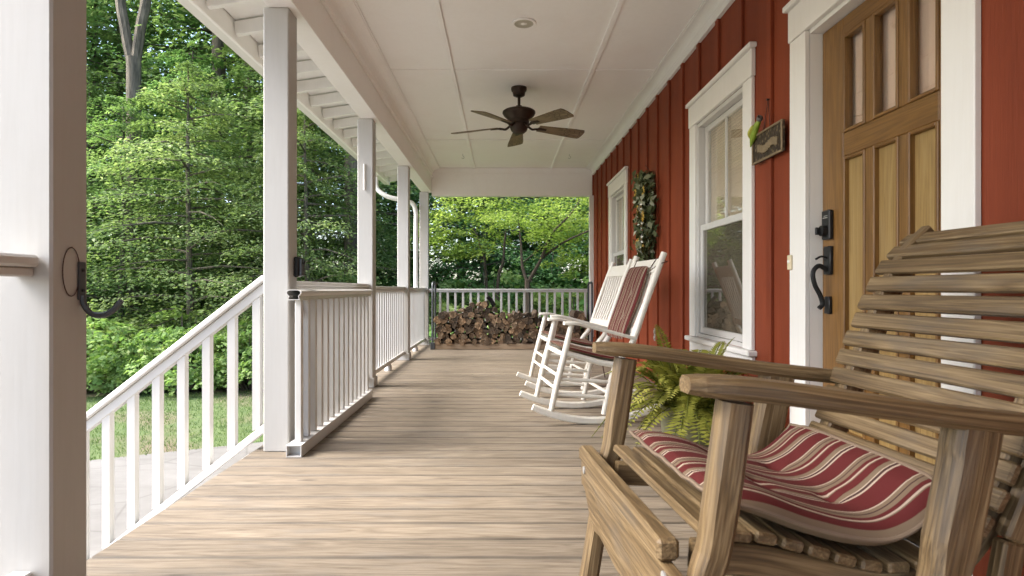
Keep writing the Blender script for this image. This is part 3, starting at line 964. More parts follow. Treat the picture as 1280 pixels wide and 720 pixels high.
for i in range(5):
    ang = R(92 + 72 * i)
    if blade_me is None:
        m = MB()
        out = []
        for t in [j / 16 for j in range(17)]:
            x = .20 + .455 * t
            hw = .052 + .030 * min(1, t * 1.25)
            out.append((x, hw))
        out += [(.668, .06), (.672, .02)]
        poly = [(x, -w) for x, w in out] + [(x, w) for x, w in reversed(out)]
        n = len(poly); vs = []
        for z in (-.004, .004):
            for x, w in poly: vs.append((x, w, z))
        m.add(vs, [tuple(range(n)), tuple(range(2 * n - 1, n - 1, -1))] + [(a, a + n, (a + 1) % n + n, (a + 1) % n) for a in range(n)], [(v[0], v[1], 0) for v in vs])
        b = blade_me = m.build('blade', M['blade'], fan)
        mi = MB()
        mi.tube(spline([(.085, 0, .012), (.13, .0, -.018), (.17, .0, -.012), (.20, 0, -.006)], 5), .011, 8)
        mi.tube([(.19, 0, -.008), (.28, 0, -.0075)], [.03, .02], 8, True, .25, (0, 0, 1))
        ir = iron_me = mi.build('blade_iron', M['bronze'], b, smooth=True)
    else:
        b = blade_me.copy(); COL.objects.link(b); b.parent = fan
        ir = iron_me.copy(); COL.objects.link(ir); ir.parent = b
    b.location = (0, 0, -.368); b.rotation_mode = 'XYZ'
    b.matrix_basis = Matrix.Translation((0, 0, -.362)) @ Matrix.Rotation(ang, 4, 'Z') @ Matrix.Rotation(R(2.2), 4, 'Y') @ Matrix.Rotation(R(-13), 4, 'X')

# ------------------------------------------------------------------ wall things
e = empty('wall_plaque', (W - .021, 3.20, 1.655), 0, 'dark carved rectangular plaque hung by a cord between window and door', 'plaque')
m = MB(); m.box(-.012, .0, -.18, .18, -.08, .08, None, .004); m.build('board', M['plaque'], e)
m = MB(); 
m.box(-.021, -.0125, -.181, .181, .070, .081, None, .003); m.box(-.021, -.0125, -.181, .181, -.081, -.070, None, .003); m.box(-.021, -.0125, -.181, -.170, -.0695, .0695, None, .003); m.box(-.021, -.0125, .170, .181, -.0695, .0695, None, .003)
m.build('border', M['plaquerelief'], e)
m = MB(); 
for i in range(9):
    yy = -.11 + i * .026
    m.obox(Vector((-.016, yy, -.012 + .010 * math.sin(i * .9))), Vector((1, 0, 0)), Vector((0, 1, 0)), Vector((0, 0, 1)), (.007, .027, .042), 1, .006)
m.build('relief_band', M['plaquerelief'], e)
m = MB(); m.tube([(-.006, .06, .08), (-.004, .01, .235)], .002, 5); m.tube([(-.006, -.02, .08), (-.004, .008, .235)], .002, 5); m.build('cord', M['cord'], e)
m = MB(); m.lathe([(0, -.004), (.006, -.004), (.006, .01), (0, .01)], (-.008, .009, .237), 8, 'X'); m.build('nail', M['black'], e)
e = empty('bird_ornament', (W - .026, 3.285, 1.735), 0, 'lime green bird ornament with a dark head perched on the plaque', 'ornament')
m = MB(); m.tube(spline([(-.02, .10, -.055), (-.022, .06, -.01), (-.024, .015, .035), (-.02, -.015, .06)], 6), [.003, .005, .008, .011, .014, .016, .018, .019, .020, .020, .019, .019, .018, .017, .016, .015, .014, .013, .011], 10); m.build('body', M['lime'], e, smooth=True)
m = MB(); m.lathe([(0, -.02), (.012, -.015), (.018, -.003), (.015, .010), (.006, .017), (0, .018)], (-.02, -.02, .072), 12); m.tube([(-.03, -.03, .08), (-.045, -.05, .074)], [.009, .002], 6); m.build('head', M['beak'], e, smooth=True)
m = MB(); m.tube(spline([(-.036, .075, -.012), (-.046, .045, .012), (-.044, .012, .042)], 5), [.003, .006, .009, .011, .012, .012, .012, .011, .010, .008, .004], 8, True, .6); m.build('wing', mat_plain('yellow_green_glaze', (.45, .46, .08), .4, 0, .5, 60), e, smooth=True)

m = MB(); m.box(-.012, 0, -.017, .017, -.036, .036, None, .004); e = empty('doorbell', (W - .0245, 2.955, 1.01), 0, 'small cream doorbell plate on the white door casing', 'doorbell'); m.build('plate', M['cream'], e)
m = MB(); m.lathe([(0, -.004), (.009, -.003), (.009, .002), (0, .002)], (-.0125, 0, .004), 12, 'X'); m.build('button', M['white'], e)
e = empty('outlet_cover', (W - .0005, 5.63, .45), 0, 'small grey weatherproof outlet cover low on the red wall', 'outlet')
m = MB(); m.box(-.012, 0, -.037, .037, -.06, .06, None, .004); m.build('plate', M['palemetal'], e)
m = MB()
for s in (-1, 1): m.lathe([(0, -.012), (.017, -.010), (.021, -.002), (.021, 0)], (-.0122, 0, s * .028), 14, 'X')
m.build('flap', M['palemetal'], e, smooth=True)

# ------------------------------------------------------------------ leaf meshes
RNG = np.random.default_rng(11)
def leaf_mesh(name, C, Nn, size, var, mat, parent=None, ratio=.55, T=None, fold=.12):
    n = len(C)
    if T is None: T = RNG.normal(size=(n, 3))
    Nn = Nn / np.linalg.norm(Nn, axis=1, keepdims=True)
    T = T - Nn * np.sum(T * Nn, axis=1, keepdims=True)
    T /= np.maximum(np.linalg.norm(T, axis=1, keepdims=True), 1e-6)
    S = np.cross(Nn, T)
    L = size[:, None]
    V = np.empty((n, 4, 3), dtype=np.float32)
    V[:, 0] = C - T * L * .5
    V[:, 1] = C + S * L * ratio * .5 + Nn * L * fold - T * L * .08
    V[:, 2] = C + T * L * .5
    V[:, 3] = C - S * L * ratio * .5 + Nn * L * fold - T * L * .08
    me = bpy.data.meshes.new(name)
    me.vertices.add(4 * n); me.vertices.foreach_set('co', V.ravel())
    me.loops.add(4 * n); me.loops.foreach_set('vertex_index', np.arange(4 * n, dtype=np.int32))
    me.polygons.add(n)
    me.polygons.foreach_set('loop_start', np.arange(0, 4 * n, 4, dtype=np.int32))
    me.polygons.foreach_set('loop_total', np.full(n, 4, dtype=np.int32))
    a = me.attributes.new('var', 'FLOAT', 'POINT')
    a.data.foreach_set('value', np.repeat(np.clip(var, 0, 1).astype(np.float32), 4))
    me.materials.append(mat)
    me.update(calc_edges=True)
    o = bpy.data.objects.new(name, me); COL.objects.link(o)
    if parent: o.parent = parent
    return o

def spray(base, az, L, n, rise, droop, leaf, width=.42, vbase=.5, tilt=.36):
    """one flat bough of leaves; returns centres, normals, sizes, vars and the bough's curve"""
    d = np.array([math.cos(az), math.sin(az), 0]); s = np.array([-math.sin(az), math.cos(az), 0])
    t = RNG.random(n) ** .75
    w = width * L * np.sin(np.pi * np.clip(t * .85 + .12, 0, 1)) ** .7
    lat = RNG.uniform(-1, 1, n) * w
    # gather the leaves along a few side twigs so the bough has fingers and gaps
    k = np.round(t * 9) / 9
    t = np.clip(k + (t - k) * .45 + np.abs(lat) / L * .35, 0, 1.12)
    P = base + np.outer(t * L, d) + np.outer(lat, s)
    roll = RNG.normal(0, .33)
    P[:, 2] += rise * L * t - droop * L * t ** 2 - .16 * np.abs(lat) + roll * lat + RNG.normal(0, .06 * L ** .5, n)
    Nn = np.stack([RNG.normal(0, tilt, n), RNG.normal(0, tilt, n), np.ones(n)], 1) + np.outer(np.full(n, .25), d) + np.outer(lat / (w + .01) * .25, s)
    T = np.outer(np.ones(n), d) + RNG.normal(0, .7, (n, 3)) + np.outer(np.sign(lat) * .8, s)
    sz = leaf * RNG.uniform(.65, 1.3, n)
    var = vbase + RNG.normal(0, .17, n)
    cur = [tuple(base + d * L * q + np.array([0, 0, rise * L * q - droop * L * q * q])) for q in (0, .35, .7, .95)]
    return P, Nn, sz, var, T, cur

def tree_proto(name, H, Rm, nsp, nleaf, leaf, z0, mat, bark, label, cat, group, seed, trunk_r=.11, fork=None, shape='under'):
    global RNG
    RNG = np.random.default_rng(seed); rd = random.Random(seed)
    e = empty(name, (0, 0, 0), 0, label, cat, group)
    bend = rd.uniform(-.5, .5), rd.uniform(-.5, .5)
    tp = [Vector((bend[0] * math.sin(2.2 * q) * .6 + rd.uniform(-.05, .05), bend[1] * math.sin(2 * q) * .6, H * q)) for q in [i / 9 for i in range(10)]]
    m = MB(); rr = [trunk_r * (1 - .85 * i / 9) * (1.25 if i == 0 else 1) for i in range(10)]
    m.tube(spline(tp, 3), [np.interp(i / 27, [j / 9 for j in range(10)], rr) for i in range(28)], 8)
    def at(z):
        q = min(max(z / H, 0), 1) * 9; i = min(int(q), 8); return tp[i].lerp(tp[i + 1], q - i)
    if fork:
        zf = fork
        for s in (-1, 1):
            p = at(zf); m.tube(spline([p, p + Vector((s * .35, .1, 1.2)), p + Vector((s * .8, .15, 3)), p + Vector((s * 1.0, .2, H - zf))], 4), [trunk_r * .8 * (1 - i / 14) + .02 for i in range(13)], 7)
    C = []; Nn = []; S = []; V = []; T = []
    for i in range(nsp):
        q = (i + rd.random()) / nsp
        z = z0 + (H - z0) * q
        if shape == 'under': prof = (.55 + .75 * math.sin(PI * min(1, q * .9 + .12))) * (1.0 - .45 * q)
        elif shape == 'canopy': prof = math.sin(PI * (q * .82 + .14)) ** .7
        else: prof = 1 - .5 * q
        L = max(.5, Rm * prof * rd.uniform(.6, 1.15))
        az = i * 2.39996 + rd.uniform(-.5, .5)
        p = at(z)
        a = spray(np.array([p.x, p.y, p.z]), az, L, int(nleaf * (.35 + .65 * L / Rm)), rd.uniform(.0, .35), rd.uniform(.15, .4), leaf, rd.uniform(.32, .5), rd.uniform(.28, .72))
        for lst, x in zip((C, Nn, S, V, T), a[:5]): lst.append(x)
        m.tube(a[5], [.022 * L ** .5, .017 * L ** .5, .010, .004], 5, False)
    tr = m.build('trunk', bark, e, smooth=True)
    leaf_mesh('crown', np.concatenate(C), np.concatenate(Nn), np.concatenate(S), np.concatenate(V), mat, e, .55, np.concatenate(T))
    return e

G1 = 'young trees at the forest edge'
G2 = 'taller trees deeper in the forest'
UL = 'leafy young tree with layered bright green boughs at the edge of the wood'
TL = 'tall forest tree rising behind the leafy edge of the wood'
under = [tree_proto('understory_tree', 8.6, 2.9, 66, 420, .110, .5, M['leaf'], M['bark'], UL, 'tree', G1, 100 + i) for i in range(4)]
tall = [tree_proto('forest_tree', 17, 3.8, 90, 250, .19, 2.6, M['leaf'], M['bark'], TL, 'tree', G2, 200 + i, .2, None, 'canopy') for i in range(3)]
def place(proto, used, x, y, s, rz, z=GZ - .05, lab=None, group=None):
    o = copy_tree(proto) if used else proto
    o.location = (x, y, z); o.rotation_euler = (0, 0, rz); o.scale = (s, s, s * random.uniform(.92, 1.08))
    if lab: o['label'] = lab
    if group: o['group'] = group
    return o
random.seed(33)
spots = []
for i in range(15): spots.append((-19 + i * 2.05 + random.uniform(-.5, .5), 12.9 + random.uniform(-.6, .7) + .05 * abs(i - 7)))
spots = [(x, y if x < -3.2 else y + 5.0 + max(0, x + 1) * .2) for x, y in spots]
spots += [(-15.5 + i * 2.4 + random.uniform(-.4, .4), 16.3 + random.uniform(-.5, .8)) for i in range(6)]
spots += [(-24 - random.random(), 8.0), (-27, 3), (-26, -3)]
for i, (x, y) in enumerate(spots):
    place(under[i % 4], i >= 4, x, y, random.uniform(.58, .88) if (y < 14.2 and x < -3.2) else random.uniform(.85, 1.12), random.uniform(0, 6.28))
sp2 = []
for i in range(13): sp2.append((-24 + i * 3.6 + random.uniform(-.9, .9), 18.6 + random.uniform(-1, 1.4)))
for i in range(14): sp2.append((-32 + i * 4.6 + random.uniform(-1, 1), 21.5 + random.uniform(-1.5, 1.5)))
for i in range(13): sp2.append((-42 + i * 6.2 + random.uniform(-1, 1), 28.5 + random.uniform(-2, 2)))
sp2 = [(x, y + (6.5 if -4 < x < 9 and y < 20 else 0)) for x, y in sp2]
for i, (x, y) in enumerate(sp2):
    place(tall[i % 3], i >= 3, x, y, random.uniform(.8, 1.05) * (1 if y < 25 else 1.25), random.uniform(0, 6.28))

# one big forked trunk among the boughs and a pair of straight ones
def big_trunk(x, y, r, H, forkz, label, lean=0.0):
    e = empty('forest_tree', (x, y, GZ - .05), 0, label, 'tree')
    m = MB(); zf = forkz
    m.tube(spline([(0, 0, 0), (lean * .4, 0, zf * .5), (lean, 0, zf)], 6), [r * 1.15, r * 1.1, r * 1.05] + [r] * 10, 10)
    if forkz < H - 2:
        for s in (-1, 1):
            m.tube(spline([(lean + s * .02, 0, zf - .3), (lean + s * .16 + (s < 0) * -.05, 0, zf + .7), (lean + s * .30 + (s < 0) * -.12, .1, zf + 2.0), (lean + s * .55, .2, H)], 5), [r * .72] * 10 + [r * .6] * 6, 8)
    m.build('trunk', M['bark'], e, smooth=True)
    global RNG
    RNG = np.random.default_rng(int(abs(x) * 100))
    A = [spray(np.array([lean, 0, H - 3 + 3 * q]), q * 40, 2.6, 260, .3, .3, .16) for q in [i / 16 for i in range(17)]]
    leaf_mesh('crown', *[np.concatenate([a[k] for a in A]) for k in range(4)], M['leaf'], e, .55, np.concatenate([a[4] for a in A]))
    return e
big_trunk(-8.95, 14.6, .165, 14, 7.5, 'grey forked trunk of a big tree rising above the boughs at upper left')
big_trunk(-8.6, 18.0, .20, 14, 13, 'dark straight trunk seen through leaves below the eave, left of a pair', .2)
big_trunk(-7.6, 18.0, .19, 14, 13, 'dark straight trunk seen through leaves below the eave, right of a pair', .1)
big_trunk(-3.75, 15.2, .24, 14, 13, 'thick dark tree trunk seen between the second and third porch posts', .05)

# maple-like tree beyond the end railing, limbs laid out in three dimensions
def limb_tree(base, limbs, clouds, label, seed):
    global RNG
    RNG = np.random.default_rng(seed)
    e = empty('garden_maple', base, 0, label, 'tree')
    m = MB()
    for pts, r0, r1 in limbs:
        sp = spline(pts, 5); n = len(sp)
        m.tube(sp, [r0 + (r1 - r0) * i / (n - 1) for i in range(n)], 7)
    m.build('trunk', M['maplebark'], e, smooth=True)
    C = []
    for (x, y, z, rad, n) in clouds:
        ns = 5
        for i in range(ns):
            az = RNG.uniform(0, 6.28); 
            C.append(spray(np.array([x + RNG.normal(0, rad * .35), y + RNG.normal(0, rad * .35), z + RNG.normal(0, rad * .20)]), az, rad * RNG.uniform(.8, 1.2), n // ns, .12, .28, .085, .5, RNG.uniform(.35, .72)))
    leaf_mesh('crown', *[np.concatenate([c[k] for c in C]) for k in range(4)], M['leafy'], e, .5, np.concatenate([c[4] for c in C]))
    return e
# local metres at about 13.2 m out (x right, z up from the ground)
zq = lambda py: (361 - py) * 13.2 / 750 + EYE - GZ
xq = lambda px: (px - 627) * 13.2 / 750
bx = xq(659)
def L3(pts, dy=0.0):
    out = []
    for i, (px, py) in enumerate(pts):
        out.append((xq(px) - bx, dy * i, zq(py)))
    return out
limbs = [([(0, 0, 0)] + L3([(660, 400), (659, 349)])[0:], .075, .06),
         (L3([(659, 352), (653, 330), (652, 308), (651, 294), (648, 262)], .10), .042, .012),
         (L3([(660, 352), (676, 323), (684, 302), (692, 288), (709, 271), (722, 252)], -.10), .045, .012),
         (L3([(676, 323), (701, 304), (727, 292), (742, 286)], -.25), .028, .012),
         (L3([(655, 326), (670, 314), (680, 306)], -.2), .016, .008),
         ([(xq(622) - bx, .5, 0)] + [(a, .5, c) for a, b, c in L3([(622, 355), (629, 325), (631, 298), (634, 275)])], .05, .012),
         ([(xq(610) - bx, .9, 0)] + [(a, .9, c) for a, b, c in L3([(606, 335), (599, 306), (594, 288), (585, 272)])], .036, .010)]
clouds = []
rd = random.Random(3)
for (px, py, rad) in [(575, 262, .75), (600, 280, .7), (565, 285, .6), (590, 300, .6), (612, 262, .8), (630, 275, .7), (648, 290, .65), (655, 262, .8), (680, 265, .8), (705, 258, .85), (725, 275, .8),
                      (700, 290, .7), (742, 300, .7), (715, 318, .6), (760, 270, .8), (600, 250, .8), (640, 248, .8), (690, 245, .8), (735, 248, .8), (575, 310, .55), (560, 270, .6), (670, 290, .5), (545, 300, .6), (780, 300, .8), (725, 335, .5)]:
    clouds.append((xq(px) - bx, rd.uniform(-.7, .9), zq(py), rad, 420))
limb_tree((bx, 13.2, GZ - .02), limbs, clouds, 'yellow green small tree with several thin dark stems beyond the end railing', 5)

# shrubs
def shrub_proto(name, r, h, n, leaf, seed, label, group, mat=None):
    global RNG
    RNG = np.random.default_rng(seed); rd = random.Random(seed)
    e = empty(name, (0, 0, 0), 0, label, 'shrub', group)
    m = MB(); C = []
    for i in range(n):
        az = i * 2.4; q = (i + .5) / n
        base = np.array([math.cos(az) * r * .7 * math.sqrt(q), math.sin(az) * r * .7 * math.sqrt(q), h * rd.uniform(.15, 1.0) * (1 - .45 * q)])
        C.append(spray(base, az + rd.uniform(-1, 1), r * rd.uniform(.4, .7), 70, .25, .4, leaf, .5, rd.uniform(.3, .75), .6))
        m.tube([(base[0] * .3, base[1] * .3, 0), (base[0] * .7, base[1] * .7, base[2] * .6), tuple(base)], [.012, .009, .005], 5, False)
    m.build('stem', M['bark'], e)
    leaf_mesh('foliage', *[np.concatenate([c[k] for c in C]) for k in range(4)], mat or M['shrub'], e, .62, np.concatenate([c[4] for c in C]))
    return e
SG = 'shrubs along the edge of the lawn'
SLb = 'low bright green shrub in the undergrowth at the edge of the lawn'
shr = [shrub_proto('shrub', .95, 1.25, 48, .105, 300 + i, SLb, SG) for i in range(3)]
ss = []
x = -17
while x < -.8:
    ss.append((x, 10.85 + random.uniform(-.15, .3) + max(0, x + 5) * .42 + max(0, -8 - x) * .05, random.uniform(.75, 1.1)))
    ss.append((x + random.uniform(.2, .6), 11.75 + random.uniform(-.2, .35) + max(0, x + 5) * .42, random.uniform(.9, 1.25)))
    x += random.uniform(.8, 1.15)
for x in range(-14, 12): ss.append((x * 1.25 + random.uniform(-.4, .4), (19.2 if x > -4 else 17.0) + random.uniform(-.5, 1.0), random.uniform(1.9, 2.6)))
for x in (-2.6, -1.4, -.2, 1.1, 2.3, 3.6, 4.8): ss.append((x + random.uniform(-.2, .2), 16.4 + random.uniform(-.4, .5), random.uniform(1.5, 2.0)))
for x in (-1.6, -.5, .6, 1.7, 2.8): ss.append((x, 11.6 + random.uniform(-.3, .3), random.uniform(.8, 1.0)))
for x in (-2.2, -1, .4, 1.5, 2.6, 3.9): ss.append((x, 14.4 + random.uniform(-.3, .3), random.uniform(1.2, 1.5)))
for i, (x, y, s) in enumerate(ss):
    o = place(shr[i % 3], i >= 3, x, y, s, random.uniform(0, 6.28), GZ - .03)
    if y > 16: o['label'] = 'tall bushy undergrowth deep between the forest trees'; o['group'] = 'undergrowth inside the wood'
    elif y > 11.3 and x > -2.3: o['label'] = 'bushy green shrub growing beyond the end railing'; o['group'] = 'shrubs beyond the end railing'

# ground cover and grass: countless
def scatter(name, n, fx, leaf, mat, lo, hi, upright=False):
    global RNG
    RNG = np.random.default_rng(77)
    P = fx(n)
    h = RNG.uniform(lo, hi, len(P))
    P[:, 2] += h
    if upright:
        T = np.stack([RNG.normal(0, .5, len(P)), RNG.normal(0, .5, len(P)), np.ones(len(P))], 1)
        Nn = np.stack([RNG.normal(0, 1, len(P)), RNG.normal(0, 1, len(P)), RNG.normal(0, .2, len(P))], 1)
        o = leaf_mesh(name, P, Nn, RNG.uniform(.6, 1.3, len(P)) * leaf, RNG.normal(.5, .2, len(P)), mat, None, .14, T)
    else:
        Nn = np.stack([RNG.normal(0, .5, len(P)), RNG.normal(0, .5, len(P)), np.ones(len(P))], 1)
        o = leaf_mesh(name, P, Nn, RNG.uniform(.6, 1.3, len(P)) * leaf, RNG.normal(.5, .2, len(P)), mat, None, .6)
    return tag(o, kind='stuff')
def lawn_pts(n):
    x = RNG.uniform(-11, -.9, n); lo = np.interp(x, [-12, -4.6, -2.8, -1], [4.3, 6.25, 7.15, 8.1]); hi = np.interp(x, [-12, -7.2, -4.6, -2.6, -.5], [10.6, 10.2, 10.75, 11.7, 13.1])
    return np.stack([x, lo + (hi - lo) * RNG.random(n), np.full(n, GZ - .014)], 1)
o = scatter('grass', 42000, lawn_pts, .05, M['grass'], .005, .02, True); o['label'] = 'thin patchy grass between driveway and wood'
def cover_pts(n):
    x = RNG.uniform(-18, 7, n)
    y = np.interp(x, [-18, -8, -5, -1, 7], [10.9, 10.5, 10.9, 12.2, 11.0]) + np.abs(RNG.normal(0, 2.0, n))
    y = np.where(x > -1.2, 10.2 + RNG.random(n) * 6, y)
    return np.stack([x, y, np.full(n, GZ - .03)], 1)
o = scatter('ground_cover', 26000, cover_pts, .09, M['shrub'], .02, .30); o['label'] = 'low weeds and seedlings under the trees'

# ------------------------------------------------------------------ firewood rack
RX0, RX1, RY0, RY1 = -1.0, 1.31, 8.68, 9.06
e = empty('firewood_rack', ((RX0 + RX1) / 2, (RY0 + RY1) / 2, 0), 0, 'long firewood rack with tall dark steel end loops and wooden base rails', 'firewood rack')
cx, cy = e.location.x, e.location.y
m = MB()
for yy in (RY0 + .02, RY1 - .02): m.box(RX0 + .01 - cx, RX1 - .01 - cx, yy - .019 - cy, yy + .019 - cy, .004, .085, 0, .004)
m.build('base_rail', M['rackwood'], e)
for xx in (RX0, RX1):
    m = MB(); pts = [(xx - cx, RY0 + .01 - cy, .0), (xx - cx, RY0 + .01 - cy, .92)] + [(xx - cx, RY0 + .01 - cy + .05 * (1 - math.cos(a)), .92 + .05 * math.sin(a)) for a in (.5, 1.0, PI / 2)]
    pts += [(xx - cx, RY1 - .01 - cy - .05 * (1 - math.cos(a)), .92 + .05 * math.sin(a)) for a in (PI / 2, 1.0, .5)] + [(xx - cx, RY1 - .01 - cy, .92), (xx - cx, RY1 - .01 - cy, 0)]
    m.tube(pts, .016, 8); m.build('end_loop', M['greymetal'], e, smooth=True)
    m = MB(); m.box(xx - .03 - cx, xx + .035 - cx, RY0 - .012 - cy, RY0 + .052 - cy, .001, .10, None, .004); m.build('corner_bracket', M['greymetal'], e)
# logs
def log_proto(seed):
    rd = random.Random(seed)
    kind = rd.choice(['wedge', 'half', 'quad', 'round', 'round'])
    pts = []
    if kind == 'wedge':
        a0 = .0; pts = [(-.05, -.045), (.0, .06)] ; pts = [(-.058, -.035), (-.02, -.052), (.03, -.05), (.06, -.03), (.052, .0), (.005, .062)]
    elif kind == 'half':
        pts = [(.064 * math.cos(a), .064 * math.sin(a) - .02) for a in [i / 6 * PI for i in range(7)]]
    elif kind == 'quad':
        pts = [(-.05, -.05), (.045, -.056), (.06, .03), (.01, .056), (-.045, .035)]
    else:
        pts = [(.058 * math.cos(a), .058 * math.sin(a)) for a in [i / 9 * 2 * PI for i in range(9)]]
    pts = [(x * rd.uniform(.88, 1.14), y * rd.uniform(.88, 1.14)) for x, y in pts]
    # refine the outline a little for splinters
    fine = []
    for i in range(len(pts)):
        a, b = pts[i], pts[(i + 1) % len(pts)]
        fine.append(a); fine.append(((a[0] + b[0]) / 2 + rd.uniform(-.004, .004), (a[1] + b[1]) / 2 + rd.uniform(-.004, .004)))
    n = len(fine); rings = [-.19, -.06, .06, .19]
    vs = []
    for y in rings:
        for x, z in fine: vs.append((x * rd.uniform(.95, 1.05), y + (rd.uniform(-.008, .008) if abs(y) > .1 else 0), z * rd.uniform(.95, 1.05)))
    m = MB(); fs = []
    m.cur = 0
    fs = [(i + k * n, (i + 1) % n + k * n, (i + 1) % n + (k + 1) * n, i + (k + 1) * n) for k in range(3) for i in range(n)]
    m.add(vs, fs)
    m.cur = 1
    base = len(m.v)
    m.f.append(tuple(range(n))); m.mi.append(1); m.f.append(tuple(range(4 * n - 1, 3 * n - 1, -1))); m.mi.append(1)
    return m.build('firewood_log', [M['logbark'], M['logend']])
protos = [log_proto(40 + i) for i in range(12)]
used = [False] * 12
def top_h(x):
    return np.interp(x, [-1.0, -.85, -.65, -.45, -.33, -.22, -.02, .3, .7, 1.0, 1.12, 1.2, 1.3], [.48, .54, .56, .68, .74, .66, .56, .53, .52, .52, .55, .58, .52])
rd = random.Random(9)
row = 0; z = .125
nlog = 0
LGROUP = 'split logs stacked in the firewood rack'
pi_ = 0
while z < .75:
    x = RX0 + .075 + (.048 if row % 2 else 0)
    while x < RX1 - .06:
        if z < top_h(x) - .03:
            i = pi_ % 12; pi_ += rd.choice((1, 2, 5))
            o = protos[i].copy() if used[i] else protos[i]
            if used[i]: COL.objects.link(o)
            used[i] = True
            o.location = (x + rd.uniform(-.013, .013), (RY0 + RY1) / 2 + rd.uniform(-.02, .02), z + rd.uniform(-.012, .012))
            o.rotation_euler = (R(rd.uniform(-2, 2)), rd.uniform(0, 6.28), R(rd.uniform(-4, 4)))
            s = rd.uniform(.74, 1.02); o.scale = (s, 1, s)
            tag(o, 'weathered brown split log stacked in the firewood rack', 'log', LGROUP); nlog += 1
        x += .089
    row += 1; z += .074
for i, p in enumerate(protos):
    if not used[i]: bpy.data.objects.remove(p)
m = MB(); m.tube([(0, 0, -.10), (.01, 0, 0), (-.005, 0, .07)], [.034, .03, .028], 8)
o = m.build('firewood_log', M['black'], loc=(-.165, 8.83, .71), rot=(R(10), R(-34), 0)); tag(o, 'charred black log leaning on top of the firewood stack', 'log')

# ------------------------------------------------------------------ white rocking chairs
def stripe_pad(name, mat, prof, y0, y1, th, nu=26, nv=22, tuft=None, waves=.0, seed=1, ring_out=None):
    """pad following a side profile [(x,z)...]; y across; returns mesh builder"""
    rd = random.Random(seed)
    sp = spline([(x, 0, z) for x, z in prof], 8)
    Ls = [0]
    for a, b in zip(sp, sp[1:]): Ls.append(Ls[-1] + (b - a).length)
    tot = Ls[-1]
    mb = MB()
    def at(t):
        s = t * tot
        for i in range(len(Ls) - 1):
            if Ls[i + 1] >= s - 1e-9:
                q = (s - Ls[i]) / (Ls[i + 1] - Ls[i]); p = sp[i].lerp(sp[i + 1], q); d = (sp[i + 1] - sp[i]).normalized(); break
        return p, Vector((-d.z, 0, d.x))
    def grid(top):
        vs = []; gs = []
        for i in range(nu + 1):
            u = i / nu
            for j in range(nv + 1):
                v = j / nv
                a, b = 2 * u - 1, 2 * v - 1
                # rounded-square footprint
                uu = .5 + .5 * a * (1 - .035 * b ** 4); vv = .5 + .5 * b * (1 - .035 * a ** 4)
                p, nrm = at(uu)
                if nrm.z < 0 or (abs(nrm.z) < .2 and nrm.x > 0): nrm = -nrm
                puff = ((1 - abs(a) ** 6) * (1 - abs(b) ** 6)) ** .5
                h = th * .5 + th * .5 * puff if top else th * .5 - th * .42 * puff
                if top and tuft:
                    for tu, tv in tuft:
                        h -= th * .26 * math.exp(-((uu - tu) ** 2 + (vv - tv) ** 2) / .003)
                    h += waves * th * (.10 * math.sin(v * 17 + u * 3) + .07 * math.sin(v * 41 - u * 9) * (abs(a) ** 3 + abs(b) ** 3))
                y = y0 + (y1 - y0) * vv
                vs.append(Vector((p.x, y, p.z)) + nrm * h)
                gs.append((uu * tot, y - y0 + 3.05, 0.0))
        return vs, gs
    tv, tg = grid(True); bv, bg = grid(False)
    fs = [(i * (nv + 1) + j, (i + 1) * (nv + 1) + j, (i + 1) * (nv + 1) + j + 1, i * (nv + 1) + j + 1) for i in range(nu) for j in range(nv)]
    mb.add(tv, fs, tg)
    mb.add(bv, [tuple(reversed(f)) for f in fs], [(a, b, 1.0) for a, b, c in bg])
    # boxing strip round the edge
    ring = [j for j in range(nv + 1)] + [i * (nv + 1) + nv for i in range(1, nu + 1)] + [nu * (nv + 1) + j for j in range(nv - 1, -1, -1)] + [i * (nv + 1) for i in range(nu - 1, 0, -1)]
    if ring_out is not None: ring_out += [tv[k] for k in ring]
    vs = [tv[k] for k in ring] + [bv[k] for k in ring]; n = len(ring)
    mb.add(vs, [(i, (i + 1) % n, (i + 1) % n + n, i + n) for i in range(n)], [(tg[k][0], tg[k][1], 1.0) for k in ring] * 2)
    return mb

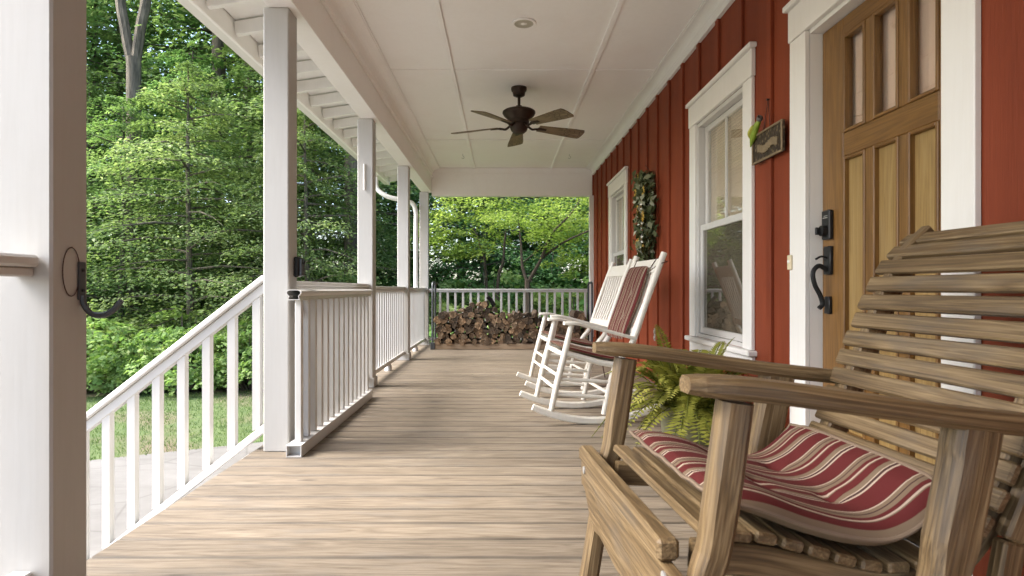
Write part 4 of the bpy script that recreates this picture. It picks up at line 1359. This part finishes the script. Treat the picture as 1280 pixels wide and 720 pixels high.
def make_rocker():
    e = empty('rocking_chair', (0, 0, 0), 0, 'x', 'rocking chair', 'white rocking chairs')
    m_ = M['rocker']
    hw = .26
    for s in (-1, 1):
        y = s * hw
        m = MB()
        rc = []
        for i in range(15):
            x = -.44 + .88 * i / 14
            z = .022 + .098 * ((x + .02) / .42) ** 2 * (1 if x < 0 else .8)
            rc.append((x, y, z))
        m.sweep(rc, (0, 1, 0), .036, [.040] + [.046] * 13 + [.040], .008); m.build('rocker', m_, e)
        m = MB(); m.tube([(-.325, y, .07), (-.28, y, .27), (-.235, y, .44), (-.185, y, .645)], [.017, .021, .022, .018], 10); m.build('front_leg', m_, e, smooth=True)
        m = MB(); m.tube(spline([(.03, y, .06), (.085, y, .31), (.16, y, .44), (.225, y, .53), (.32, y, .80), (.43, y, 1.09), (.44, y, 1.115)], 5), [.018] * 6 + [.021] * 19 + [.021] * 5 + [.017], 10); m.build('back_post', m_, e, smooth=True)
        m = MB()
        sp = spline([(-.235, y, .657), (-.13, y, .652), (.05, y, .605), (.245, y, .553)], 5); n = len(sp)
        m.sweep(sp, (0, 1, 0), [.05 + .028 * math.exp(-((i / n - .18) ** 2) / .04) for i in range(n)], .022, .007); m.build('arm', m_, e)
        m = MB(); m.tube([(-.225, y, .465), (.0, y, .40), (.14, y, .375)], .019, 8); m.build('seat_rail', m_, e, smooth=True)
        for (xa, za, xb, zb) in ((-.295, .20, .055, .17), (-.272, .30, .08, .27)):
            m = MB(); m.tube([(xa, y, za), ((xa + xb) / 2, y, (za + zb) / 2), (xb, y, zb)], [.010, .014, .010], 8); m.build('stretcher', m_, e, smooth=True)
    for (x, z, r) in ((-.232, .452, .018), (-.29, .235, .012), (-.275, .32, .012), (.06, .20, .012), (.155, .375, .016)):
        m = MB(); m.tube([(x, -hw, z), (x, 0, z), (x, hw, z)], [r * .8, r, r * .8], 8); m.build('cross_rail', m_, e, smooth=True)
    m = MB(); m.sweep([(.245, 0, .585 - .02), (.255, 0, .615)], (0, 1, 0), 2 * hw - .03, .020, .004); m.build('lower_back_rail', m_, e)
    m = MB(); m.sweep([(.385, 0, .985), (.425, 0, 1.075)], (0, 1, 0), 2 * hw - .03, .022, .006); m.build('top_back_rail', m_, e)
    for i in range(7):
        y = -.198 + i * .066
        m = MB(); m.sweep([(.253, y, .61), (.325, y, .79), (.39, y, .99)], (0, 1, 0), .031, .012, .003); m.build('back_slat', m_, e)
    # woven seat
    m = MB(); vs = []; gs = []; nu, nv = 18, 40
    for i in range(nu + 1):
        x = -.235 + .385 * i / nu
        for j in range(nv + 1):
            y = -hw + 2 * hw * j / nv
            z = np.interp(x, [-.235, 0, .15], [.472, .405, .38]) - .012 * math.sin(PI * j / nv) + .003 * math.sin(j * PI)
            vs.append((x, y, z + .003 * ((i + j) % 2)))
    f = [(i * (nv + 1) + j, (i + 1) * (nv + 1) + j, (i + 1) * (nv + 1) + j + 1, i * (nv + 1) + j + 1) for i in range(nu) for j in range(nv)]
    m.add(vs, f); m.add([(a, b, c - .022) for a, b, c in vs], [tuple(reversed(q)) for q in f]); m.build('woven_seat', M['weave'], e)
    return e
rkA = make_rocker()
RKX, RKR = .605, R(7)
rkA.location = (RKX, 4.17, 0); rkA.rotation_euler = (0, 0, RKR); rkA['label'] = 'nearer white rocking chair, with striped pads on both seat and back'
rkB = copy_tree(rkA); rkB.location = (RKX + .0, 5.15, 0); rkB.rotation_euler = (0, 0, R(6)); rkB['label'] = 'farther white rocking chair, with bare white back slats'
def place_pad(m, name, mat, chair, label, cat, group):
    e = empty(name, chair.location, chair.rotation_euler.z, label, cat, group)
    m.build('cover', mat, e, smooth=True)
    return e
seatprof = [(-.245, .482), (-.1, .44), (.05, .405), (.17, .392)]
TU = [(.3, .3), (.3, .7), (.7, .3), (.7, .7)]
place_pad(stripe_pad('p', None, seatprof, -.235, .235, .045, tuft=TU, seed=2), 'seat_cushion', M['stripe2'], rkA, 'dark red striped seat pad on the nearer white rocker', 'cushion', 'striped rocker pads')
place_pad(stripe_pad('p', None, seatprof, -.235, .235, .045, tuft=TU, seed=3), 'seat_cushion', M['stripe2'], rkB, 'dark red striped seat pad on the farther white rocker', 'cushion', 'striped rocker pads')
backprof = [(.205, .53), (.245, .64), (.31, .81), (.385, 1.03)]
be = place_pad(stripe_pad('p', None, backprof, -.185, .20, .045, tuft=[(.3, .3), (.3, .7), (.62, .3), (.62, .7)], seed=4), 'back_cushion', M['stripe2'], rkA, 'striped back pad tied to the nearer white rocker', 'cushion', 'striped rocker pads')
for s in (-1, 1):
    m = MB(); m.tube(spline([(.38, s * .17, 1.02), (.42, s * .20, 1.085), (.445, s * .245, 1.07), (.46, s * .262, 1.06), (.44, s * .288, 1.055), (.40, s * .26, 1.04), (.38, s * .17, 1.0)], 4), .0035, 5); m.build('tie_string', M['cord'], be)
m = MB(); m.tube(spline([(.19, .24, .42), (.18, .27, .33), (.2, .275, .22)], 4), .004, 5); m.build('tie_string', M['cord'], be)
m = MB(); m.tube(spline([(.19, -.24, .42), (.2, -.29, .33), (.19, -.285, .20)], 4), .006, 5); m.build('tie_string', M['cord'], be)

# ------------------------------------------------------------------ foreground slatted wooden armchair
ch = empty('slatted_armchair', (.65, 1.475, 0), R(5), 'large weathered wooden armchair with curved slat back in the foreground', 'armchair')
tk = M['teak']
for s in (-1, 1):
    y = s * .345
    m = MB()
    sp = spline([(-.345, y, .705), (-.2, y, .692), (.0, y, .663), (.2, y, .634), (.42, y, .608)], 5); n = len(sp)
    m.sweep(sp, (0, 1, 0), [.052, .068, .076] + [.08] * (n - 6) + [.076, .07, .066], [.030, .036, .038] + [.040] * (n - 3), .012); m.build('arm', tk, ch, bevel=0)
    m = MB(); fp = [(-.365, y, .0), (-.31, y, .33), (-.287, y, .42), (-.250, y, .671)]
    m.sweep(spline(fp, 4), (0, 1, 0), .052, [.052] * 4 + [.058] * 5 + [.062] * 4, .012); m.build('front_leg', tk, ch)
    m = MB(); m.sweep(spline([(.09, y, .0), (.165, y, .34), (.205, y, .52), (.225, y, .622)], 4), (0, 1, 0), .062, [.075] * 5 + [.09] * 5 + [.095] * 3, .012); m.build('rear_leg', tk, ch)
    # side frame under seat and up the back
    m = MB(); y2 = s * .268
    m.sweep(spline([(-.30, y2, .355), (-.18, y2, .345), (-.05, y2, .315), (.08, y2, .285), (.18, y2, .29), (.26, y2, .33), (.325, y2, .41), (.375, y2, .50), (.42, y2, .61), (.475, y2, .74), (.535, y2, .88), (.60, y2, .985), (.665, y2, 1.045)], 4), (0, 1, 0), .035, .062, .005); m.build('side_frame', tk, ch)
    m = MB(); m.bar((.335, s * .312, .38), (.43, s * .312, .60), .034, .05, (1, 0, 0), .006); m.bar((.335, s * .312, .38), (.26, s * .312, .0), .034, .05, (1, 0, 0), .006); m.build('back_stile', tk, ch)
# front apron with scalloped lower edge
m = MB()
ya, yb = -.375, .375
bot = []
for i in range(41):
    t = i / 40; q = abs(2 * t - 1)
    zz = .405 - np.interp(q, [0, .2, .42, .58, .70, .80, .86, .93, 1.0], [.200, .192, .185, .195, .178, .145, .122, .112, .116])
    bot.append((ya + (yb - ya) * t, zz))
poly = bot + [(yb, .362), (ya, .362)]
m.prism(poly, 'X', -.378, -.353, 'Y'); m.build('front_apron', tk, ch, bevel=.004)
m = MB(); m.box(-.386, -.341, -.315, .375, .3635, .408, 1, .008); m.build('front_rail', tk, ch)
for yy in (-.33, .33):
    m = MB(); m.lathe([(0, -.004), (.011, -.003), (.011, .001), (0, .001)], (-.3785, yy, .345), 10, 'X'); m.build('bolt', M['palemetal'], ch)
# seat and back slats run across the chair
prof = spline([(-.275, 0, .412), (-.18, 0, .398), (-.09, 0, .374), (0, 0, .346), (.08, 0, .328), (.16, 0, .330), (.225, 0, .358)], 10)
def along(sp, step, start=0):
    out = []; acc = -start; 
    for a, b in zip(sp, sp[1:]):
        L = (b - a).length
        while acc <= L:
            if acc >= 0:
                out.append((a.lerp(b, acc / L), (b - a).normalized()))
            acc += step
        acc -= L
    return out
for p, d in along(prof, .057):
    m = MB(); nrm = Vector((-d.z, 0, d.x))
    m.obox(Vector((p.x, 0, p.z)), d, Vector((0, 1, 0)), nrm, (.046, .60 if p.x > -.2 else .62, .022), 1, .007); m.build('seat_slat', tk, ch)
bprof = spline([(.283, 0, .408), (.318, 0, .462), (.347, 0, .52), (.376, 0, .592), (.41, 0, .672), (.452, 0, .772), (.50, 0, .878), (.538, 0, .945), (.578, 0, .990), (.632, 0, 1.035), (.67, 0, 1.055)], 10)
for i, (p, d) in enumerate(along(bprof, .0595)):
    m = MB(); nrm = Vector((-d.z, 0, d.x))
    m.obox(Vector((p.x, 0, p.z)), d, Vector((0, 1, 0)), nrm, (.0465, .64 + random.uniform(-.006, .006), .021), 1, .007); m.build('back_slat', tk, ch)
# its cushion
cprof = [(-.245, .442), (-.15, .418), (-.05, .380), (.05, .353), (.13, .350), (.20, .378), (.262, .436), (.285, .475)]
RING = []
ce = empty('seat_cushion', (.65, 1.475, 0), R(5), 'large red striped cushion with taupe edge on the wooden armchair', 'cushion')
stripe_pad('p', None, [(a - .035, b + .004) for a, b in cprof], -.305, .265, .064, 44, 40, tuft=[(.30, .3), (.30, .7), (.62, .3), (.62, .7)], waves=.25, seed=6, ring_out=RING).build('cover', M['stripe'], ce, smooth=True)
m = MB(); m.tube(RING + RING[:1], .0045, 6, False); m.build('piping', mat_plain('taupe_piping', (.17, .12, .08), .9), ce, smooth=True)
m = MB(); m.tube(spline([(.24, -.26, .44), (.25, -.31, .40), (.22, -.325, .28), (.23, -.33, .2)], 5), .004, 5); m.build('tie_string', M['cord'], ce)

# ------------------------------------------------------------------ fern
fx_, fy_ = 1.03, 3.25
e = empty('potted_fern', (fx_, fy_, 0), 0, 'green fern with arching fronds in a mossy pot on the porch floor', 'plant')
m = MB(); m.lathe([(.09, .002), (.125, .03), (.158, .10), (.165, .17), (.155, .22), (.168, .235), (.165, .25), (.150, .245), (.14, .20)], n=28); m.build('pot', M['pot'], e, smooth=True)
m = MB(); m.lathe([(.150, .222), (.08, .235), (0, .24)], n=24); m.build('soil', M['soil'], e)
RNG = np.random.default_rng(21); rd = random.Random(21)
C = []; NN = []; SZ = []; VV = []; TT = []
st = MB()
for i in range(96):
    az = i * 2.39996; el = rd.uniform(.15, 1.25) if i % 3 else rd.uniform(1.05, 1.45)
    L = rd.uniform(.38, .60)
    d = np.array([math.cos(az), math.sin(az), 0])
    b0 = np.array([0, 0, .23]) + d * rd.uniform(.0, .10)
    vz = math.sin(el) * L * 1.15; vr = math.cos(el) * L * .85 + .07; dr = rd.uniform(.28, .50) * (1.3 - .5 * math.sin(el))
    ts = np.linspace(0, 1, 26)
    P = b0 + np.outer(ts * vr, d); P[:, 2] += vz * ts - dr * ts ** 2.2
    out = 0.0
    # keep the fronds this side of the wall
    P[:, 0] = np.minimum(P[:, 0], W - .06 - fx_)
    tang = np.gradient(P, axis=0); tang /= np.linalg.norm(tang, axis=1, keepdims=True)
    up = np.array([0, 0, 1.0]); sd = np.cross(tang, up); sd /= np.linalg.norm(sd, axis=1, keepdims=True) + 1e-6
    nn = np.cross(sd, tang)
    vb = rd.uniform(.25, .75)
    for sgn in (-1, 1):
        ln = .062 * np.sin(np.pi * np.clip(ts * .84 + .14, 0, 1)) ** .8 + .006
        dirv = sd * sgn + tang * .35 - nn * .15
        dirv /= np.linalg.norm(dirv, axis=1, keepdims=True)
        C.append(P + dirv * ln[:, None] * .5); NN.append(nn + RNG.normal(0, .12, P.shape)); SZ.append(ln); TT.append(dirv); VV.append(vb + .25 * ts + RNG.normal(0, .08, 26))
    st.tube([tuple(p) for p in P[::5]], [.0028] * 5 + [.0012], 4, False)
st.build('stem', M['fern'], e)
leaf_mesh('foliage', np.concatenate(C), np.concatenate(NN), np.concatenate(SZ), np.concatenate(VV), M['fern'], e, .30, np.concatenate(TT), .04)

# ------------------------------------------------------------------ sunflower swag on the wall
e = empty('flower_swag', (W - .02, 5.68, 1.54), 0, 'long dark leafy swag with small sunflowers hanging on the red wall', 'swag')
RNG = np.random.default_rng(31); rd = random.Random(31)
n = 900
zz = RNG.uniform(-.43, .43, n); ww = .185 * (1 - (np.abs(zz) / .47) ** 3)
P = np.stack([-np.abs(RNG.normal(.06, .045, n)) - .005, RNG.normal(0, .55, n) * ww, zz], 1)
leaf_mesh('foliage', P, np.stack([-np.ones(n), RNG.normal(0, .7, n), RNG.normal(0, .6, n)], 1), RNG.uniform(.04, .10, n), RNG.beta(1.2, 1.5, n), M['swag'], e, .6)
m = MB()
for i in range(12): m.tube([(-.01, rd.uniform(-.03, .03), -.4 + .07 * i), (-.03, rd.uniform(-.09, .09), -.36 + .07 * i), (-.05, rd.uniform(-.17, .17), -.30 + .075 * i)], .003, 4)
m.build('twig', M['cord'], e)
def flower(y, z, r, pet, mat):
    m = MB(); x = -.112 - rd.uniform(0, .03); r *= 1.15; y *= 1.25
    for k in range(pet):
        a = 2 * PI * k / pet + rd.random() * .2; c, s = math.cos(a), math.sin(a)
        q = lambda rr, tt, xx: (x + xx, y + rr * c - tt * s, z + rr * s + tt * c)
        vs = [q(r * .2, -r * .1, 0), q(r * .65, -r * .2, -.006), q(r, 0, .006), q(r * .65, r * .2, -.006), q(r * .2, r * .1, 0)]
        m.add(vs + [(a_ + .002, b_, c_) for a_, b_, c_ in vs], [(0, 1, 2, 3, 4), (9, 8, 7, 6, 5)] + [(i, (i + 1) % 5, (i + 1) % 5 + 5, i + 5) for i in range(5)])
    p = m.build('flower', mat, e)
    m = MB(); m.lathe([(0, -.012), (r * .25, -.008), (r * .33, .002)], (x, y, z), 12, 'X'); m.build('flower_center', M['disc'], p)
for y, z, r in ((.03, .40, .038), (.09, .27, .042), (-.075, .25, .045), (.085, .11, .05), (-.06, .02, .05), (.05, -.16, .05), (.09, -.23, .042), (-.06, -.28, .036), (.02, -.37, .036)): flower(y, z, r, 13, M['petal'])
for y, z, r in ((-.02, .18, .036), (-.05, -.07, .045), (.04, .07, .036), (-.08, -.2, .045), (.03, -.03, .034), (.0, .30, .036), (-.03, .12, .045), (.07, -.30, .036), (-.1, .10, .04), (.1, .02, .04), (-.02, -.25, .036)): flower(y, z, r, 5, M['whitepetal'])

# ------------------------------------------------------------------ camera, light, world
cam = bpy.data.cameras.new('camera'); co = bpy.data.objects.new('camera', cam); COL.objects.link(co)
co.location = (0, 0, EYE); co.rotation_euler = (R(90), 0, 0)
cam.sensor_width = 36; cam.lens = 36 * 750 / 1280; cam.shift_x = 13 / 1280; cam.shift_y = 1 / 1280
cam.clip_start = .05; cam.clip_end = 500
cam.dof.use_dof = True; cam.dof.focus_distance = 4.5; cam.dof.aperture_fstop = 7
scene.camera = co

w = bpy.data.worlds.new('World'); scene.world = w; w.use_nodes = True
nt = w.node_tree
sky = nt.nodes.new('ShaderNodeTexSky'); sky.sky_type = 'NISHITA'; sky.sun_disc = False
EL, AZ = R(44), R(263)       # azimuth measured clockwise from +Y
sky.sun_elevation = EL; sky.sun_rotation = AZ
sky.air_density = 1.0; sky.dust_density = 2.6; sky.ozone_density = 1.0
bg = nt.nodes['Background']; bg.inputs['Strength'].default_value = .095
nt.links.new(sky.outputs[0], bg.inputs['Color'])
sun = bpy.data.lights.new('sun', 'SUN'); so = bpy.data.objects.new('sun', sun); COL.objects.link(so)
sun.energy = 1.4; sun.angle = R(30); sun.color = (1, .97, .93)
sd = Vector((math.sin(AZ) * math.cos(EL), math.cos(AZ) * math.cos(EL), math.sin(EL)))
so.rotation_euler = (-sd).to_track_quat('-Z', 'Y').to_euler(); so.location = sd * 30

scene.view_settings.view_transform = 'Standard'; scene.view_settings.look = 'None'
scene.view_settings.exposure = 2.95; scene.view_settings.gamma = 1.0
scene.view_settings.use_curve_mapping = False
scene.cycles.max_bounces = 9; scene.cycles.diffuse_bounces = 6; scene.cycles.transparent_max_bounces = 12; scene.cycles.glossy_bounces = 4
scene.cycles.use_denoising = True
